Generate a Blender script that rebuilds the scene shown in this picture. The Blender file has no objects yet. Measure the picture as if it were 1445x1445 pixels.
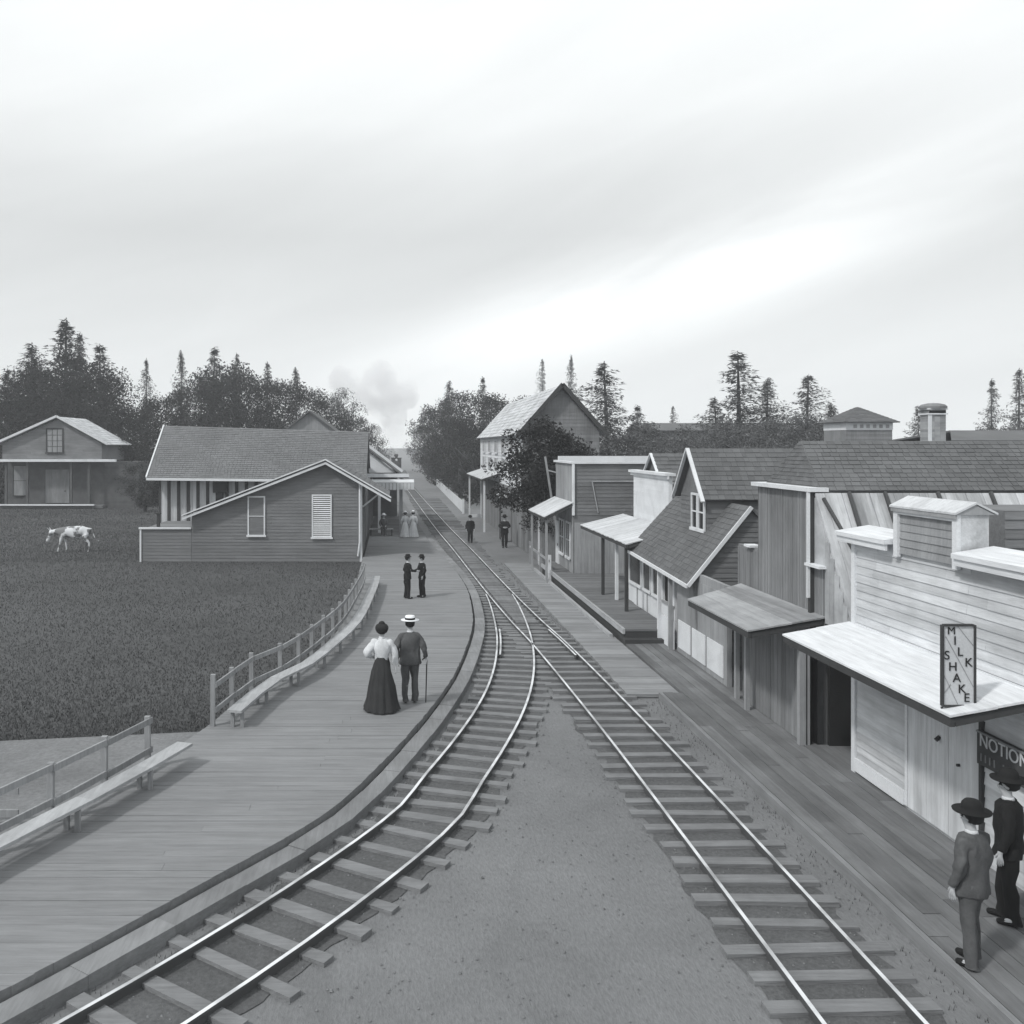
import bpy, bmesh, math, random
from mathutils import Vector, Matrix, noise
R=random.Random(7)
H=5.8; F=1300.0; VX=555.0; VY=628.0
scene=bpy.context.scene
COL=scene.collection
def at(px,Y): return (px-VX)*Y/F
def zz(py,Y): return H-(py-VY)*Y/F
# ------------------------------------------------------------------ materials
def g(v): return (v*0.972,v*0.998,v*1.03,1)
_m={}
def nodes(name):
    m=bpy.data.materials.new(name); m.use_nodes=True
    nt=m.node_tree; b=nt.nodes['Principled BSDF']
    return m,nt,b
def surf(name,v,iv=0.0,nv=0.25,nscale=2.0,stretch=(1,1,1),fine=30.0,fv=0.12,rough=0.85,bump=0.15,spec=0.25,stain=0.0):
    """grey weathered surface: iv = variation per board, nv = soft patches, fv = fine grain"""
    if name in _m: return _m[name]
    m,nt,b=nodes(name); N=nt.nodes; L=nt.links
    tc=N.new('ShaderNodeTexCoord'); mp=N.new('ShaderNodeMapping'); mp.inputs['Scale'].default_value=stretch
    L.new(tc.outputs['Object'],mp.inputs['Vector'])
    n1=N.new('ShaderNodeTexNoise'); n1.inputs['Scale'].default_value=nscale; n1.inputs['Detail'].default_value=6; n1.inputs['Roughness'].default_value=.62
    L.new(tc.outputs['Object'],n1.inputs['Vector'])
    n2=N.new('ShaderNodeTexNoise'); n2.inputs['Scale'].default_value=fine; n2.inputs['Detail'].default_value=4; n2.inputs['Roughness'].default_value=.7
    L.new(mp.outputs[0],n2.inputs['Vector'])
    geo=N.new('ShaderNodeNewGeometry')
    def math_(op,a,bv,c=None):
        k=N.new('ShaderNodeMath'); k.operation=op
        for i,x in enumerate((a,bv,c)):
            if x is None: continue
            if isinstance(x,(int,float)): k.inputs[i].default_value=x
            else: L.new(x,k.inputs[i])
        return k.outputs[0]
    f=math_('MULTIPLY_ADD',n1.outputs['Fac'],2*nv*1.6,1-nv*1.6)
    f2=math_('MULTIPLY_ADD',n2.outputs['Fac'],2*fv*1.8,1-fv*1.8)
    f=math_('MULTIPLY',f,f2)
    if iv>0:
        f3=math_('MULTIPLY_ADD',geo.outputs['Random Per Island'],2*iv,1-iv)
        f=math_('MULTIPLY',f,f3)
    if stain>0:
        n3=N.new('ShaderNodeTexNoise'); n3.inputs['Scale'].default_value=.9; n3.inputs['Detail'].default_value=8; n3.inputs['Distortion'].default_value=1.2
        L.new(mp.outputs[0],n3.inputs['Vector'])
        r=N.new('ShaderNodeMapRange'); r.inputs['From Min'].default_value=.5; r.inputs['From Max'].default_value=.7
        r.inputs['To Min'].default_value=1; r.inputs['To Max'].default_value=1-stain
        L.new(n3.outputs['Fac'],r.inputs['Value']); f=math_('MULTIPLY',f,r.outputs[0])
    f=math_('MAXIMUM',f,0.15)
    mx=N.new('ShaderNodeVectorMath'); mx.operation='SCALE'; mx.inputs[0].default_value=g(v)[:3]
    L.new(f,mx.inputs['Scale']); L.new(mx.outputs[0],b.inputs['Base Color'])
    b.inputs['Roughness'].default_value=rough; b.inputs['Specular IOR Level'].default_value=spec
    if bump>0:
        bp=N.new('ShaderNodeBump'); bp.inputs['Strength'].default_value=min(1,bump*2); bp.inputs['Distance'].default_value=.02
        L.new(n2.outputs['Fac'],bp.inputs['Height']); L.new(bp.outputs[0],b.inputs['Normal'])
    _m[name]=m; return m
wood_v=dict(stretch=(1,1,.08),fine=14,fv=.22)      # vertical grain
wood_x=dict(stretch=(.08,1,1),fine=14,fv=.22)
wood_y=dict(stretch=(1,.08,1),fine=14,fv=.22)
M={}
def mk():
    M['ground']=surf('dirt_ground',0.175,nv=.2,nscale=.45,fine=26,fv=.22,bump=.5,stretch=(1,.35,1),stain=.12)
    M['field']=surf('pasture_soil',.07,nv=.42,nscale=.12,fine=9,fv=.3,bump=.4)
    M['grass']=surf('grass_blades',0.08,iv=.1,nv=.45,nscale=.14,bump=0)
    M['bed']=surf('track_bed_dirt',0.1,nv=.3,nscale=.7,fine=18,fv=.35,bump=.6)
    M['stone']=surf('ballast_stone',0.17,iv=.3,bump=.1)
    M['tie']=surf('sleeper_wood',0.175,iv=.35,bump=.5,rough=.95,**wood_x)
    M['rail']=surf('rail_steel',.62,nv=.2,nscale=3,rough=.42,bump=.05)
    M['railweb']=surf('rail_rust',.12,nv=.3)
    M['plat']=surf('platform_planks',0.2,iv=.06,nv=.14,nscale=.6,bump=.25,**wood_x)
    M['platfar']=surf('yard_planks',0.14,iv=.16,nv=.25,nscale=.6,bump=.3,**wood_x)
    M['curb']=surf('curb_timber',0.2,iv=.15,nv=.25,nscale=1,bump=.3,**wood_y)
    M['walk']=surf('walk_planks',0.23,iv=.16,nv=.22,nscale=.7,bump=.3,**wood_x)
    M['walkd']=surf('boardwalk_planks',0.155,iv=.22,nv=.3,nscale=.8,bump=.4,stain=.25,**wood_y)
    M['deck']=surf('porch_deck_planks',0.15,iv=.16,nv=.25,nscale=.8,bump=.3,**wood_x)
    M['fence']=surf('fence_wood',0.25,iv=.2,nv=.2,bump=.3,**wood_v)
    M['bench']=surf('bench_plank',0.33,iv=.12,nv=.18,bump=.3,**wood_y)
    M['white']=surf('white_paint',0.64,iv=.04,nv=.1,nscale=1.5,stain=.12,bump=.1)
    M['whitewall']=surf('whitewashed_boards',.56,iv=.1,nv=.2,nscale=1.2,stain=.4,bump=.15,**wood_y)
    M['panel']=surf('pale_door_boards',.56,iv=.1,nv=.2,nscale=1.1,stain=.4,bump=.15,**wood_v)
    M['awnw']=surf('white_canopy_boards',0.64,iv=.04,nv=.09,nscale=1.0,stain=.1,bump=.12,**wood_y)
    M['awng']=surf('grey_canopy_boards',0.28,iv=.22,nv=.25,nscale=1.2,stain=.3,bump=.3,**wood_y)
    M['awnl']=surf('light_canopy_boards',0.52,iv=.08,nv=.15,nscale=1.2,stain=.2,bump=.2,**wood_x)
    M['siding']=surf('grey_vertical_boards',0.2,iv=.16,nv=.22,nscale=.9,stain=.25,bump=.25,**wood_v)
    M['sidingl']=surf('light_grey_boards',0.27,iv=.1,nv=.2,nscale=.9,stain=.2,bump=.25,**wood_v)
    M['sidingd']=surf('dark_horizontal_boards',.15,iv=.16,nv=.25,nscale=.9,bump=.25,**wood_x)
    M['weath']=surf('weathered_roof_boards',0.4,iv=.22,nv=.28,nscale=1.2,stain=.4,bump=.35,stretch=(1,.12,.12),fine=14,fv=.28)
    M['seam']=surf('dark_batten',.07)
    M['shing']=surf('shingles_dark',0.115,iv=.13,nv=.28,nscale=.5,bump=.2)
    M['shingst']=surf('shingles_station',0.155,iv=.09,nv=.22,nscale=.35,bump=.2)
    M['shingl']=surf('shingles_light',.5,iv=.2,nv=.22,nscale=.4,bump=.2)
    M['annex']=surf('annex_boards',0.165,iv=.05,nv=.2,nscale=.35,stain=.2,bump=.15,**wood_x)
    M['statl']=surf('station_pale_boards',.5,iv=.14,nv=.18,nscale=.8,bump=.2,**wood_v)
    M['statd']=surf('station_dark_battens',.06)
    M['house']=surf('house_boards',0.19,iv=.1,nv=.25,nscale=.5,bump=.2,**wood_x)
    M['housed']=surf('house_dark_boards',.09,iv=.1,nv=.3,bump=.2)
    M['dark']=surf('shade_black_boards',.02,nv=.2,bump=.1)  # near black: shade of deep openings put into the board colour
    M['trimd']=surf('dark_trim',.05,nv=.2)
    M['trimg']=surf('grey_trim',.3,iv=.1,nv=.2,**wood_v)
    M['brick']=surf('chimney_masonry',.3,iv=.2,nv=.25)
    M['cloth_b']=surf('black_cloth',.012,nv=.3,bump=.1)
    M['cloth_d']=surf('dark_grey_cloth',0.085,nv=.35,nscale=5,bump=.2)
    M['cloth_s']=surf('skirt_cloth',0.03,nv=.3,nscale=4,bump=.2)
    M['cloth_w']=surf('white_cloth',.6,nv=.2,nscale=6,bump=.2)
    M['skin']=surf('skin',.42,nv=.05,bump=0,rough=.6)
    M['hair']=surf('dark_hair',.02,nv=.3,bump=.2)
    M['straw']=surf('straw',.75,nv=.1)
    M['iron']=surf('black_iron',.03,nv=.2,rough=.5)
    M['trunk']=surf('bark',.07,nv=.3,nscale=4,bump=.5)
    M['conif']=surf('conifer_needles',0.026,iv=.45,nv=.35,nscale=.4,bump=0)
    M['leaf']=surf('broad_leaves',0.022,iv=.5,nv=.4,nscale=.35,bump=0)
    M['leaff']=surf('haze_pale_leaves',.095,iv=.4,nv=.35,nscale=.3,bump=0)  # paler leaf tone, distance haze put into the colour
    m,nt,b=nodes('cow_hide'); N=nt.nodes; L=nt.links
    tc=N.new('ShaderNodeTexCoord'); n=N.new('ShaderNodeTexNoise'); n.inputs['Scale'].default_value=2.6; n.inputs['Detail'].default_value=2
    L.new(tc.outputs['Object'],n.inputs['Vector']); cr=N.new('ShaderNodeValToRGB'); cr.color_ramp.elements[0].position=.5; cr.color_ramp.elements[0].color=g(.62)
    cr.color_ramp.elements[1].position=.56; cr.color_ramp.elements[1].color=g(.16)
    L.new(n.outputs['Fac'],cr.inputs['Fac']); L.new(cr.outputs[0],b.inputs['Base Color']); b.inputs['Roughness'].default_value=.8; M['cow']=m
    m,nt,b=nodes('window_glass'); b.inputs['Base Color'].default_value=g(.03); b.inputs['Roughness'].default_value=.12; b.inputs['Specular IOR Level'].default_value=.5; M['glass']=m
mk()
def railmat():
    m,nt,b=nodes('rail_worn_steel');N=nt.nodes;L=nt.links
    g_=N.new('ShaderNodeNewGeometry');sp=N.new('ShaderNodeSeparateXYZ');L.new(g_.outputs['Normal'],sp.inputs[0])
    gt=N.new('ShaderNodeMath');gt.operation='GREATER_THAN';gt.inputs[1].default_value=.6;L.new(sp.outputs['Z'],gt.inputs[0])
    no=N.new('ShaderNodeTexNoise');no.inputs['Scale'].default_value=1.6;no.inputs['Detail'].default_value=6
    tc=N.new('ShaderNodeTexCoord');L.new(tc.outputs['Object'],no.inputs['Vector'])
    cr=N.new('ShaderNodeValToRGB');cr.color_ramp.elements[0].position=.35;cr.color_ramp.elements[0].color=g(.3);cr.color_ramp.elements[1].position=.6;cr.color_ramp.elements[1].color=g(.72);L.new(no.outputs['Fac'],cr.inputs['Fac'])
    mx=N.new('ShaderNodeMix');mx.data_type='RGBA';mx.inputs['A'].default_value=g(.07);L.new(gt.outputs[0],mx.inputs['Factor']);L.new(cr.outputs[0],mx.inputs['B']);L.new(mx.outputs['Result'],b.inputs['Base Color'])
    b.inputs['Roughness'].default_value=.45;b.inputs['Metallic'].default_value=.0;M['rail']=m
railmat()
# ------------------------------------------------------------------ mesh helpers
class MB:
    def __init__(s): s.v=[]; s.f=[]
    def add(s,vs,fs):
        n=len(s.v); s.v+= [tuple(v) for v in vs]; s.f+=[tuple(i+n for i in f) for f in fs]; return s
    def hexa(s,p):   # 8 points: bottom ring 0-3, top ring 4-7
        return s.add(p,[(3,2,1,0),(4,5,6,7),(0,1,5,4),(1,2,6,5),(2,3,7,6),(3,0,4,7)])
    def box(s,x0,x1,y0,y1,z0,z1,j=0):
        if x0>x1:x0,x1=x1,x0
        if y0>y1:y0,y1=y1,y0
        if z0>z1:z0,z1=z1,z0
        p=[(x0,y0,z0),(x1,y0,z0),(x1,y1,z0),(x0,y1,z0),(x0,y0,z1),(x1,y0,z1),(x1,y1,z1),(x0,y1,z1)]
        if j: p=[(a+R.uniform(-j,j),b+R.uniform(-j,j),c+R.uniform(-j,j)) for a,b,c in p]
        return s.hexa(p)
    def bar(s,p,q,w,h,up=(0,0,1)):
        p=Vector(p);q=Vector(q);d=(q-p).normalized();u=Vector(up)
        if abs(d.dot(u))>.98:u=Vector((0,1,0))
        a=d.cross(u).normalized()*w/2;b=a.cross(d).normalized()*h/2
        return s.hexa([p-a-b,p+a-b,p+a+b,p-a+b,q-a-b,q+a-b,q+a+b,q-a+b])
    def slab(s,quad,t):  # quad of 4 pts, thickness downwards t
        q=[Vector(p) for p in quad]; d=Vector((0,0,-t))
        return s.hexa([p+d for p in q]+q)
    def prism(s,poly,off):
        n=len(poly); o=Vector(off); a=[Vector(p) for p in poly]; b=[p+o for p in a]
        return s.add(a+b,[tuple(range(n))[::-1],tuple(range(n,2*n))]+[(i,(i+1)%n,n+(i+1)%n,n+i) for i in range(n)])
    def tube(s,p,q,r0,r1,n=10,cap=True):
        p=Vector(p);q=Vector(q);d=(q-p).normalized();u=Vector((0,0,1)) if abs(d.z)<.95 else Vector((1,0,0))
        a=d.cross(u).normalized();b=d.cross(a).normalized()
        A=[p+(a*math.cos(t)+b*math.sin(t))*r0 for t in [2*math.pi*i/n for i in range(n)]]
        B=[q+(a*math.cos(t)+b*math.sin(t))*r1 for t in [2*math.pi*i/n for i in range(n)]]
        f=[(i,(i+1)%n,n+(i+1)%n,n+i) for i in range(n)]
        if cap:f+=[tuple(range(n))[::-1],tuple(range(n,2*n))]
        return s.add(A+B,f)
    def lathe(s,c,prof,n=16,sx=1,sy=1):
        c=Vector(c);vs=[]
        for r,z in prof:
            for i in range(n):
                t=2*math.pi*i/n; vs.append(c+Vector((math.cos(t)*r*sx,math.sin(t)*r*sy,z)))
        k=len(prof);f=[]
        for j in range(k-1):
            for i in range(n): f.append((j*n+i,j*n+(i+1)%n,(j+1)*n+(i+1)%n,(j+1)*n+i))
        f+=[tuple(range(n))[::-1],tuple(range((k-1)*n,k*n))]
        return s.add(vs,f)
org={}
def link(o,parent,o0):
    COL.objects.link(o); org[o.name]=o0
    if parent is not None: o.parent=parent
def tag(o,label,cat=None,group=None,kind=None):
    if label:o['label']=label
    if cat:o['category']=cat
    if group:o['group']=group
    if kind:o['kind']=kind
    return o
def thing(name,base,label,cat,group=None,kind=None):
    o=bpy.data.objects.new(name,None); o.empty_display_size=.3; o.location=base; link(o,None,Vector(base)); return tag(o,label,cat,group,kind)
def build(name,mb,mat,parent=None,base=None,smooth=False,label=None,cat=None,group=None,kind=None):
    b=org[parent.name] if parent is not None else Vector(base or (0,0,0))
    me=bpy.data.meshes.new(name); me.from_pydata([tuple(Vector(v)-b) for v in mb.v],[],mb.f)
    if smooth: me.polygons.foreach_set('use_smooth',[True]*len(me.polygons))
    me.materials.append(mat); me.update()
    o=bpy.data.objects.new(name,me); link(o,parent,b)
    if parent is None:o.location=b
    return tag(o,label,cat,group,kind)
def fixn(o):
    bm=bmesh.new();bm.from_mesh(o.data);bmesh.ops.recalc_face_normals(bm,faces=bm.faces);bm.to_mesh(o.data);bm.free();return o
def copy_tree(o,parent=None):
    c=o.copy(); COL.objects.link(c); org[c.name]=org.get(o.name,Vector())
    c.parent=parent
    for ch in list(o.children): copy_tree(ch,c)
    return c
# cladding ----------------------------------------------------------
def boards_x(mb,x,y0,y1,z0,z1,w=.2,t=.02,out=-1,top=None,gap=.008):
    """vertical boards on a street-facing wall (plane x)"""
    y=y0
    while y<y1-1e-3:
        e=min(y+w*R.uniform(.85,1.15),y1); zt=top((y+e)/2) if top else z1
        d=t*R.uniform(.75,1.15); mb.box(x,x+out*d,y+gap/2,e-gap/2,z0,zt); y=e
def boards_y(mb,y,x0,x1,z0,z1,w=.2,t=.02,top=None,gap=.008):
    x=x0
    while x<x1-1e-3:
        e=min(x+w*R.uniform(.85,1.15),x1); zt=top((x+e)/2) if top else z1
        mb.box(x+gap/2,e-gap/2,y,y-t*R.uniform(.75,1.15),z0,zt); x=e
def clap_x(mb,x,y0,y1,z0,z1,h=.13,t=.022):
    """horizontal lapped boards, butt joints at random, facing -x"""
    z=z0
    while z<z1-1e-3:
        e=min(z+h,z1); y=y0
        while y<y1-1e-3:
            f=min(y+R.uniform(1.6,3.6),y1)
            if y1-f<.4:f=y1
            d=t*R.uniform(.85,1.15)
            mb.hexa([(x-d,y+.002,z),(x,y+.002,z),(x,f-.002,z),(x-d,f-.002,z),(x-.005,y+.002,e+.008),(x,y+.002,e+.008),(x,f-.002,e+.008),(x-.005,f-.002,e+.008)])
            y=f
        z=e
def clap_y(mb,y,x0,x1,z0,z1,h=.13,t=.022,lim=None):
    """lapped boards facing the camera side (-y); lim(z) -> (x0,x1)"""
    z=z0
    while z<z1-1e-3:
        e=min(z+h,z1); a,b=(lim((z+e)/2) if lim else (x0,x1)); x=a
        while x<b-1e-3:
            f=min(x+R.uniform(1.8,4),b)
            if b-f<.5:f=b
            d=t*R.uniform(.85,1.15)
            mb.hexa([(x+.002,y-d,z),(f-.002,y-d,z),(f-.002,y,z),(x+.002,y,z),(x+.002,y-.005,e+.008),(f-.002,y-.005,e+.008),(f-.002,y,e+.008),(x+.002,y,e+.008)])
            x=f
        z=e
def shingle(mb,a,b,c,d,course=.22,w=.25,t=.018):
    """a,b lower edge; d,c upper edge"""
    a,b,c,d=map(Vector,(a,b,c,d)); nrm=(b-a).cross(d-a).normalized()
    if nrm.z<0:nrm=-nrm
    ln=max((d-a).length,(c-b).length); n=max(2,int(ln/course))
    mb.hexa([a-nrm*.05,b-nrm*.05,c-nrm*.05,d-nrm*.05,a,b,c,d])
    for i in range(n):
        u0=i/n;u1=min(1,(i+1.25)/n)
        L0=a.lerp(d,u0);R0=b.lerp(c,u0);L1=a.lerp(d,u1);R1=b.lerp(c,u1)
        wd=(R0-L0).length; k=max(1,int(wd/w)); cuts=[0]+sorted([(j+R.uniform(-.25,.25))/k for j in range(1,k)])+[1]
        for j in range(k):
            s0,s1=cuts[j]+.0006,cuts[j+1]-.0006
            dd=R.uniform(-.12,.12)/n
            o0=nrm*(t*R.uniform(1.2,2.0)); o1=nrm*.003
            q0=L0.lerp(R0,s0)+(L1-L0)*dd; q1=L0.lerp(R0,s1)+(R1-R0)*dd; q2=L1.lerp(R1,s1);q3=L1.lerp(R1,s0)
            mb.hexa([q0+nrm*.001,q1+nrm*.001,q2+nrm*.001,q3+nrm*.001,q0+o0,q1+o0,q2+o1,q3+o1])
def plankroof(mb,a,b,c,d,w=.22,t=.03,along=False,sag=.01):
    """canopy of boards; a,b outer edge, d,c inner edge. along: boards parallel to the outer edge"""
    a,b,c,d=map(Vector,(a,b,c,d))
    if along: a,b,c,d=b,c,d,a
    n=max(2,int((b-a).length/w))
    for i in range(n):
        s0,s1=i/n+.0008,(i+1)/n-.0008; e=R.uniform(-.012,.012); zj=R.uniform(-sag,sag)*.6
        o=Vector((0,0,zj)); ax=(a-d).normalized()*e
        q=[a.lerp(b,s0)+o+ax,a.lerp(b,s1)+o+ax,d.lerp(c,s1)+o,d.lerp(c,s0)+o]
        mb.slab(q,t)
def window_y(th,x0,x1,z0,z1,y,cols=2,rows=2,mat='white',slats=False,fw=.07,pm='glass',mm=None):
    f=MB(); d=.05
    f.box(x0-fw,x0,y-d,y,z0-fw,z1+fw);f.box(x1,x1+fw,y-d,y,z0-fw,z1+fw)
    f.box(x0,x1,y-d,y,z1,z1+fw);f.box(x0-fw-.05,x1+fw+.05,y-d-.04,y-d-.001,z0-fw-.03,z0-.01);f.box(x0,x1,y-d,y,z0-fw,z0)
    fr=build('window_frame',f,M[mat],th)
    p=MB();p.box(x0,x1,y-.018,y-.002,z0,z1);build('pane',p,M[pm],fr)
    k=MB()
    if slats:
        n=int((z1-z0)/.1)
        for i in range(n):
            zc=z0+(i+.5)*(z1-z0)/n; k.hexa([(x0,y-.045,zc-.045),(x1,y-.045,zc-.045),(x1,y-.02,zc-.02),(x0,y-.02,zc-.02),(x0,y-.043,zc-.03),(x1,y-.043,zc-.03),(x1,y-.019,zc+.01),(x0,y-.019,zc+.01)])
        build('shutter',k,M['white'],fr)
    else:
        for i in range(1,cols): xc=x0+(x1-x0)*i/cols; k.box(xc-.018,xc+.018,y-.04,y-.019,z0,z1)
        for i in range(1,rows): zc=z0+(z1-z0)*i/rows; k.box(x0,x1,y-.041,y-.0185,zc-.018,zc+.018)
        if k.v: build('muntin',k,M[mm or mat],fr)
    return fr
def window_x(th,y0,y1,z0,z1,x,cols=2,rows=2,mat='white',fw=.07,pm='glass'):
    f=MB(); d=.05
    f.box(x-d,x,y0-fw,y0,z0-fw,z1+fw);f.box(x-d,x,y1,y1+fw,z0-fw,z1+fw)
    f.box(x-d,x,y0,y1,z1,z1+fw);f.box(x-d-.03,x-d-.001,y0-fw-.04,y1+fw+.04,z0-fw-.03,z0-.01);f.box(x-d,x,y0,y1,z0-fw,z0)
    fr=build('window_frame',f,M[mat],th)
    p=MB();p.box(x-.018,x-.002,y0,y1,z0,z1);build('pane',p,M[pm],fr)
    k=MB()
    for i in range(1,cols): c=y0+(y1-y0)*i/cols; k.box(x-.04,x-.019,c-.018,c+.018,z0,z1)
    for i in range(1,rows): c=z0+(z1-z0)*i/rows; k.box(x-.041,x-.0185,y0,y1,c-.018,c+.018)
    if k.v: build('muntin',k,M[mat],fr)
    return fr
# ------------------------------------------------------------------ curves
def interp(tab,y):
    tab=sorted(tab)
    if y<=tab[0][0]: (a,va),(b,vb)=tab[0],tab[1]; return va+(vb-va)*(y-a)/(b-a)
    for i in range(len(tab)-1):
        (a,va),(b,vb)=tab[i],tab[i+1]
        if y<=b:
            t=(y-a)/(b-a)
            m0=(vb-va)/(b-a) if i==0 else (vb-tab[i-1][1])/(b-tab[i-1][0])
            m1=(vb-va)/(b-a) if i+2>=len(tab) else (tab[i+2][1]-va)/(tab[i+2][0]-a)
            h=b-a
            return (2*t**3-3*t*t+1)*va+(t**3-2*t*t+t)*h*m0+(-2*t**3+3*t*t)*vb+(t**3-t*t)*h*m1
    return tab[-1][1]
MAIN=[(5,4.72),(14,4.7),(19,4.65),(26,4.47),(30,4.27),(36.4,4.06),(49.6,3.75),(61.8,3.4),(87.7,2.85),(120,2.2),(160,1.3),(200,.4),(260,-1.2),(330,-3.5)]
BR=[(4,-7.3),(6,-5.2),(8,-3.45),(10,-1.95),(12,-.65),(14.1,.5),(15.6,1.0),(17.4,1.6),(19.6,2.25),(22,2.81),(24.6,3.25),(27.8,3.62),(32.9,3.95),(37,4.05)]
EDGE=[(3,-9.6),(6,-6.8),(8,-5.0),(10,-3.55),(12,-2.2),(13.4,-1.29),(14.4,-.8),(16.55,-.06),(19.2,.72),(22.2,1.45),(26.3,2.16),(29,2.5),(32.2,2.72),(36,2.85),(41.6,2.72),(56.3,1.95),(90,.9)]
FEN=[(3,-10.5),(8,-7.6),(12.7,-5.4),(15.6,-4.3),(18.2,-3.57),(20.35,-3.2),(21.8,-2.6),(24,-2.12),(27.2,-1.6),(31.5,-1.33),(35.6,-1.18),(45.6,-1.2)]
# ------------------------------------------------------------------ ground
def sheet(name,poly,z,mat,kind='structure',label=None):
    mb=MB(); mb.add([(x,y,z) for x,y in poly],[tuple(range(len(poly)))])
    o=build(name,mb,mat,kind=kind); return o
gm=MB(); xs=[-900,-300,-120,-60,-30,-15,-5,0,5,15,30,60,120,300,900]; ys=[-40,0,10,20,40,60,90,130,200,300,500,900,1600]
for y in ys:
    for x in xs: gm.v.append((x,y,0))
for j in range(len(ys)-1):
    for i in range(len(xs)-1):
        k=j*len(xs)+i; gm.f.append((k,k+1,k+1+len(xs),k+len(xs)))
build('ground',gm,M['ground'],kind='structure')
fp=[(-400,17.9),(-60,18.1),(-20,17.8),(-8,17.9)]+[(interp(FEN,y)-.05,y) for y in [18.0,20,22,24,27,31,35,40,45]]+[(-1.3,60),(-3,100),(-5,140),(-8,240),(-400,240)]
fm=MB(); fm.add([(x,y,.006) for x,y in fp],[tuple(range(len(fp)))])
build('field',fm,M['field'],kind='structure')
# dirt path ramp in the bottom left
pm_=MB()
pp=[(-40,17.85),(-14,17.75),(-8,17.85),(-3.75,17.9)]
seq=[17.9,16,14,12,10,8,6,3]
pv=[];n=0
for y in seq:
    xr=interp(FEN,y)-.02; pv+= [(xr,y,.235),(xr-4,y,.05),(xr-30,y,.008)]
pf=[]
for j in range(len(seq)-1):
    for i in range(2): k=j*3+i; pf.append((k,k+1,k+4,k+3))
pm_.add(pv,pf); build('path',pm_,surf('path_dirt',0.17,nv=.32,nscale=.6,fine=12,fv=.3,bump=.5),kind='structure')
# track bed sheets
def strip(tab,y0,y1,w0,w1,z,step=1.0):
    mb=MB();ys_=[];y=y0
    while y<y1: ys_.append(y); y+=step*(1 if y<60 else 4)
    ys_.append(y1)
    for k,y in enumerate(ys_):
        c=interp(tab,y); j=.13*noise.noise((y*.9,z*50,1))+.09*noise.noise((y*3.1,5,z*90))+R.uniform(-.03,.03); j2=.13*noise.noise((y*.9,z*50,8))+.09*noise.noise((y*3.1,15,z*90))+R.uniform(-.03,.03)
        if y>60 or w0==0: j=j2=0
        mb.v+=[(c-w0+j,y,z),(c+w1-j2,y,z)]
    for i in range(len(ys_)-1): mb.f.append((2*i,2*i+1,2*i+3,2*i+2))
    return mb
build('track_bed',strip(MAIN,4,330,.84,.84,.008,step=.18),M['bed'],kind='structure')
build('track_bed',strip(BR,4,36,.84,.84,.012,step=.18),M['bed'],kind='structure')
# ------------------------------------------------------------------ platform
pl=MB(); y=4.0
while y<56:
    w=R.uniform(.17,.23); xl=interp(FEN,y)-.1 if y<40 else -1.5; xr=interp(EDGE,y)
    if y>45.6: xl=-1.45
    dz=R.uniform(-.003,.003); x=xl
    while x<xr:
        e=min(x+R.uniform(2.5,5.0),xr)
        if xr-e<.8:e=xr
        e2=e-.004
        if e==xr: e=xr+R.uniform(-.008,.012); e2=interp(EDGE,y+w)+(e-xr)
        sl=interp(FEN,y+w)-interp(FEN,y) if (x==xl and y<40) else 0
        pl.hexa([(x,y+.0015,.1),(e-.002,y+.0015,.1),(e2,y+w-.0015,.1),(x+sl,y+w-.0015,.1)]+[(a,b,.25+dz+R.uniform(-.004,.004)) for a,b in ((x,y+.0015),(e-.002,y+.0015),(e2,y+w-.0015),(x+sl,y+w-.0015))])
        x=e
        if x>=xr-.05:break
    y+=w
build('platform',pl,M['plat'],kind='structure')
pb=strip(EDGE,4,56,0,0,.0)
cb=MB()
ys_=[4+i*1.0 for i in range(53)]
for i in range(len(ys_)-1):
    a,b=ys_[i],ys_[i+1]
    def off(y,d): 
        t=(interp(EDGE,y+.2)-interp(EDGE,y-.2))/.4; n=Vector((1,-t)).normalized(); return Vector((interp(EDGE,y),y))+n*d
    q=[off(a,.07),off(a,.38),off(b,.38),off(b,.07)]
    if i%3==2: q[2]-=Vector((0,.01));q[3]-=Vector((0,.01))
    z=.13+R.uniform(-.008,.008)+.04
    cb.hexa([(p.x,p.y,0) for p in q]+[(p.x,p.y,z) for p in q])
build('kerb',cb,M['curb'],kind='structure')
fa=MB()   # platform fascia (dark timber face below the boards)
for i in range(len(ys_)-1):
    a,b=ys_[i],ys_[i+1]; q=[off(a,-.12),off(a,-.06),off(b,-.06),off(b,-.12)]
    fa.hexa([(p.x,p.y,0) for p in q]+[(p.x,p.y,.1) for p in q])
build('platform_edge',fa,M['trimd'],kind='structure')
yb=MB(); y=56.02
while y<92:
    w=.25; yb.box(-1.5,interp(EDGE,y)+.15,y,y+w-.01,.05,.15+R.uniform(-.006,.006)); y+=w
build('station_platform',yb,M['platfar'],kind='structure')
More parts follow.
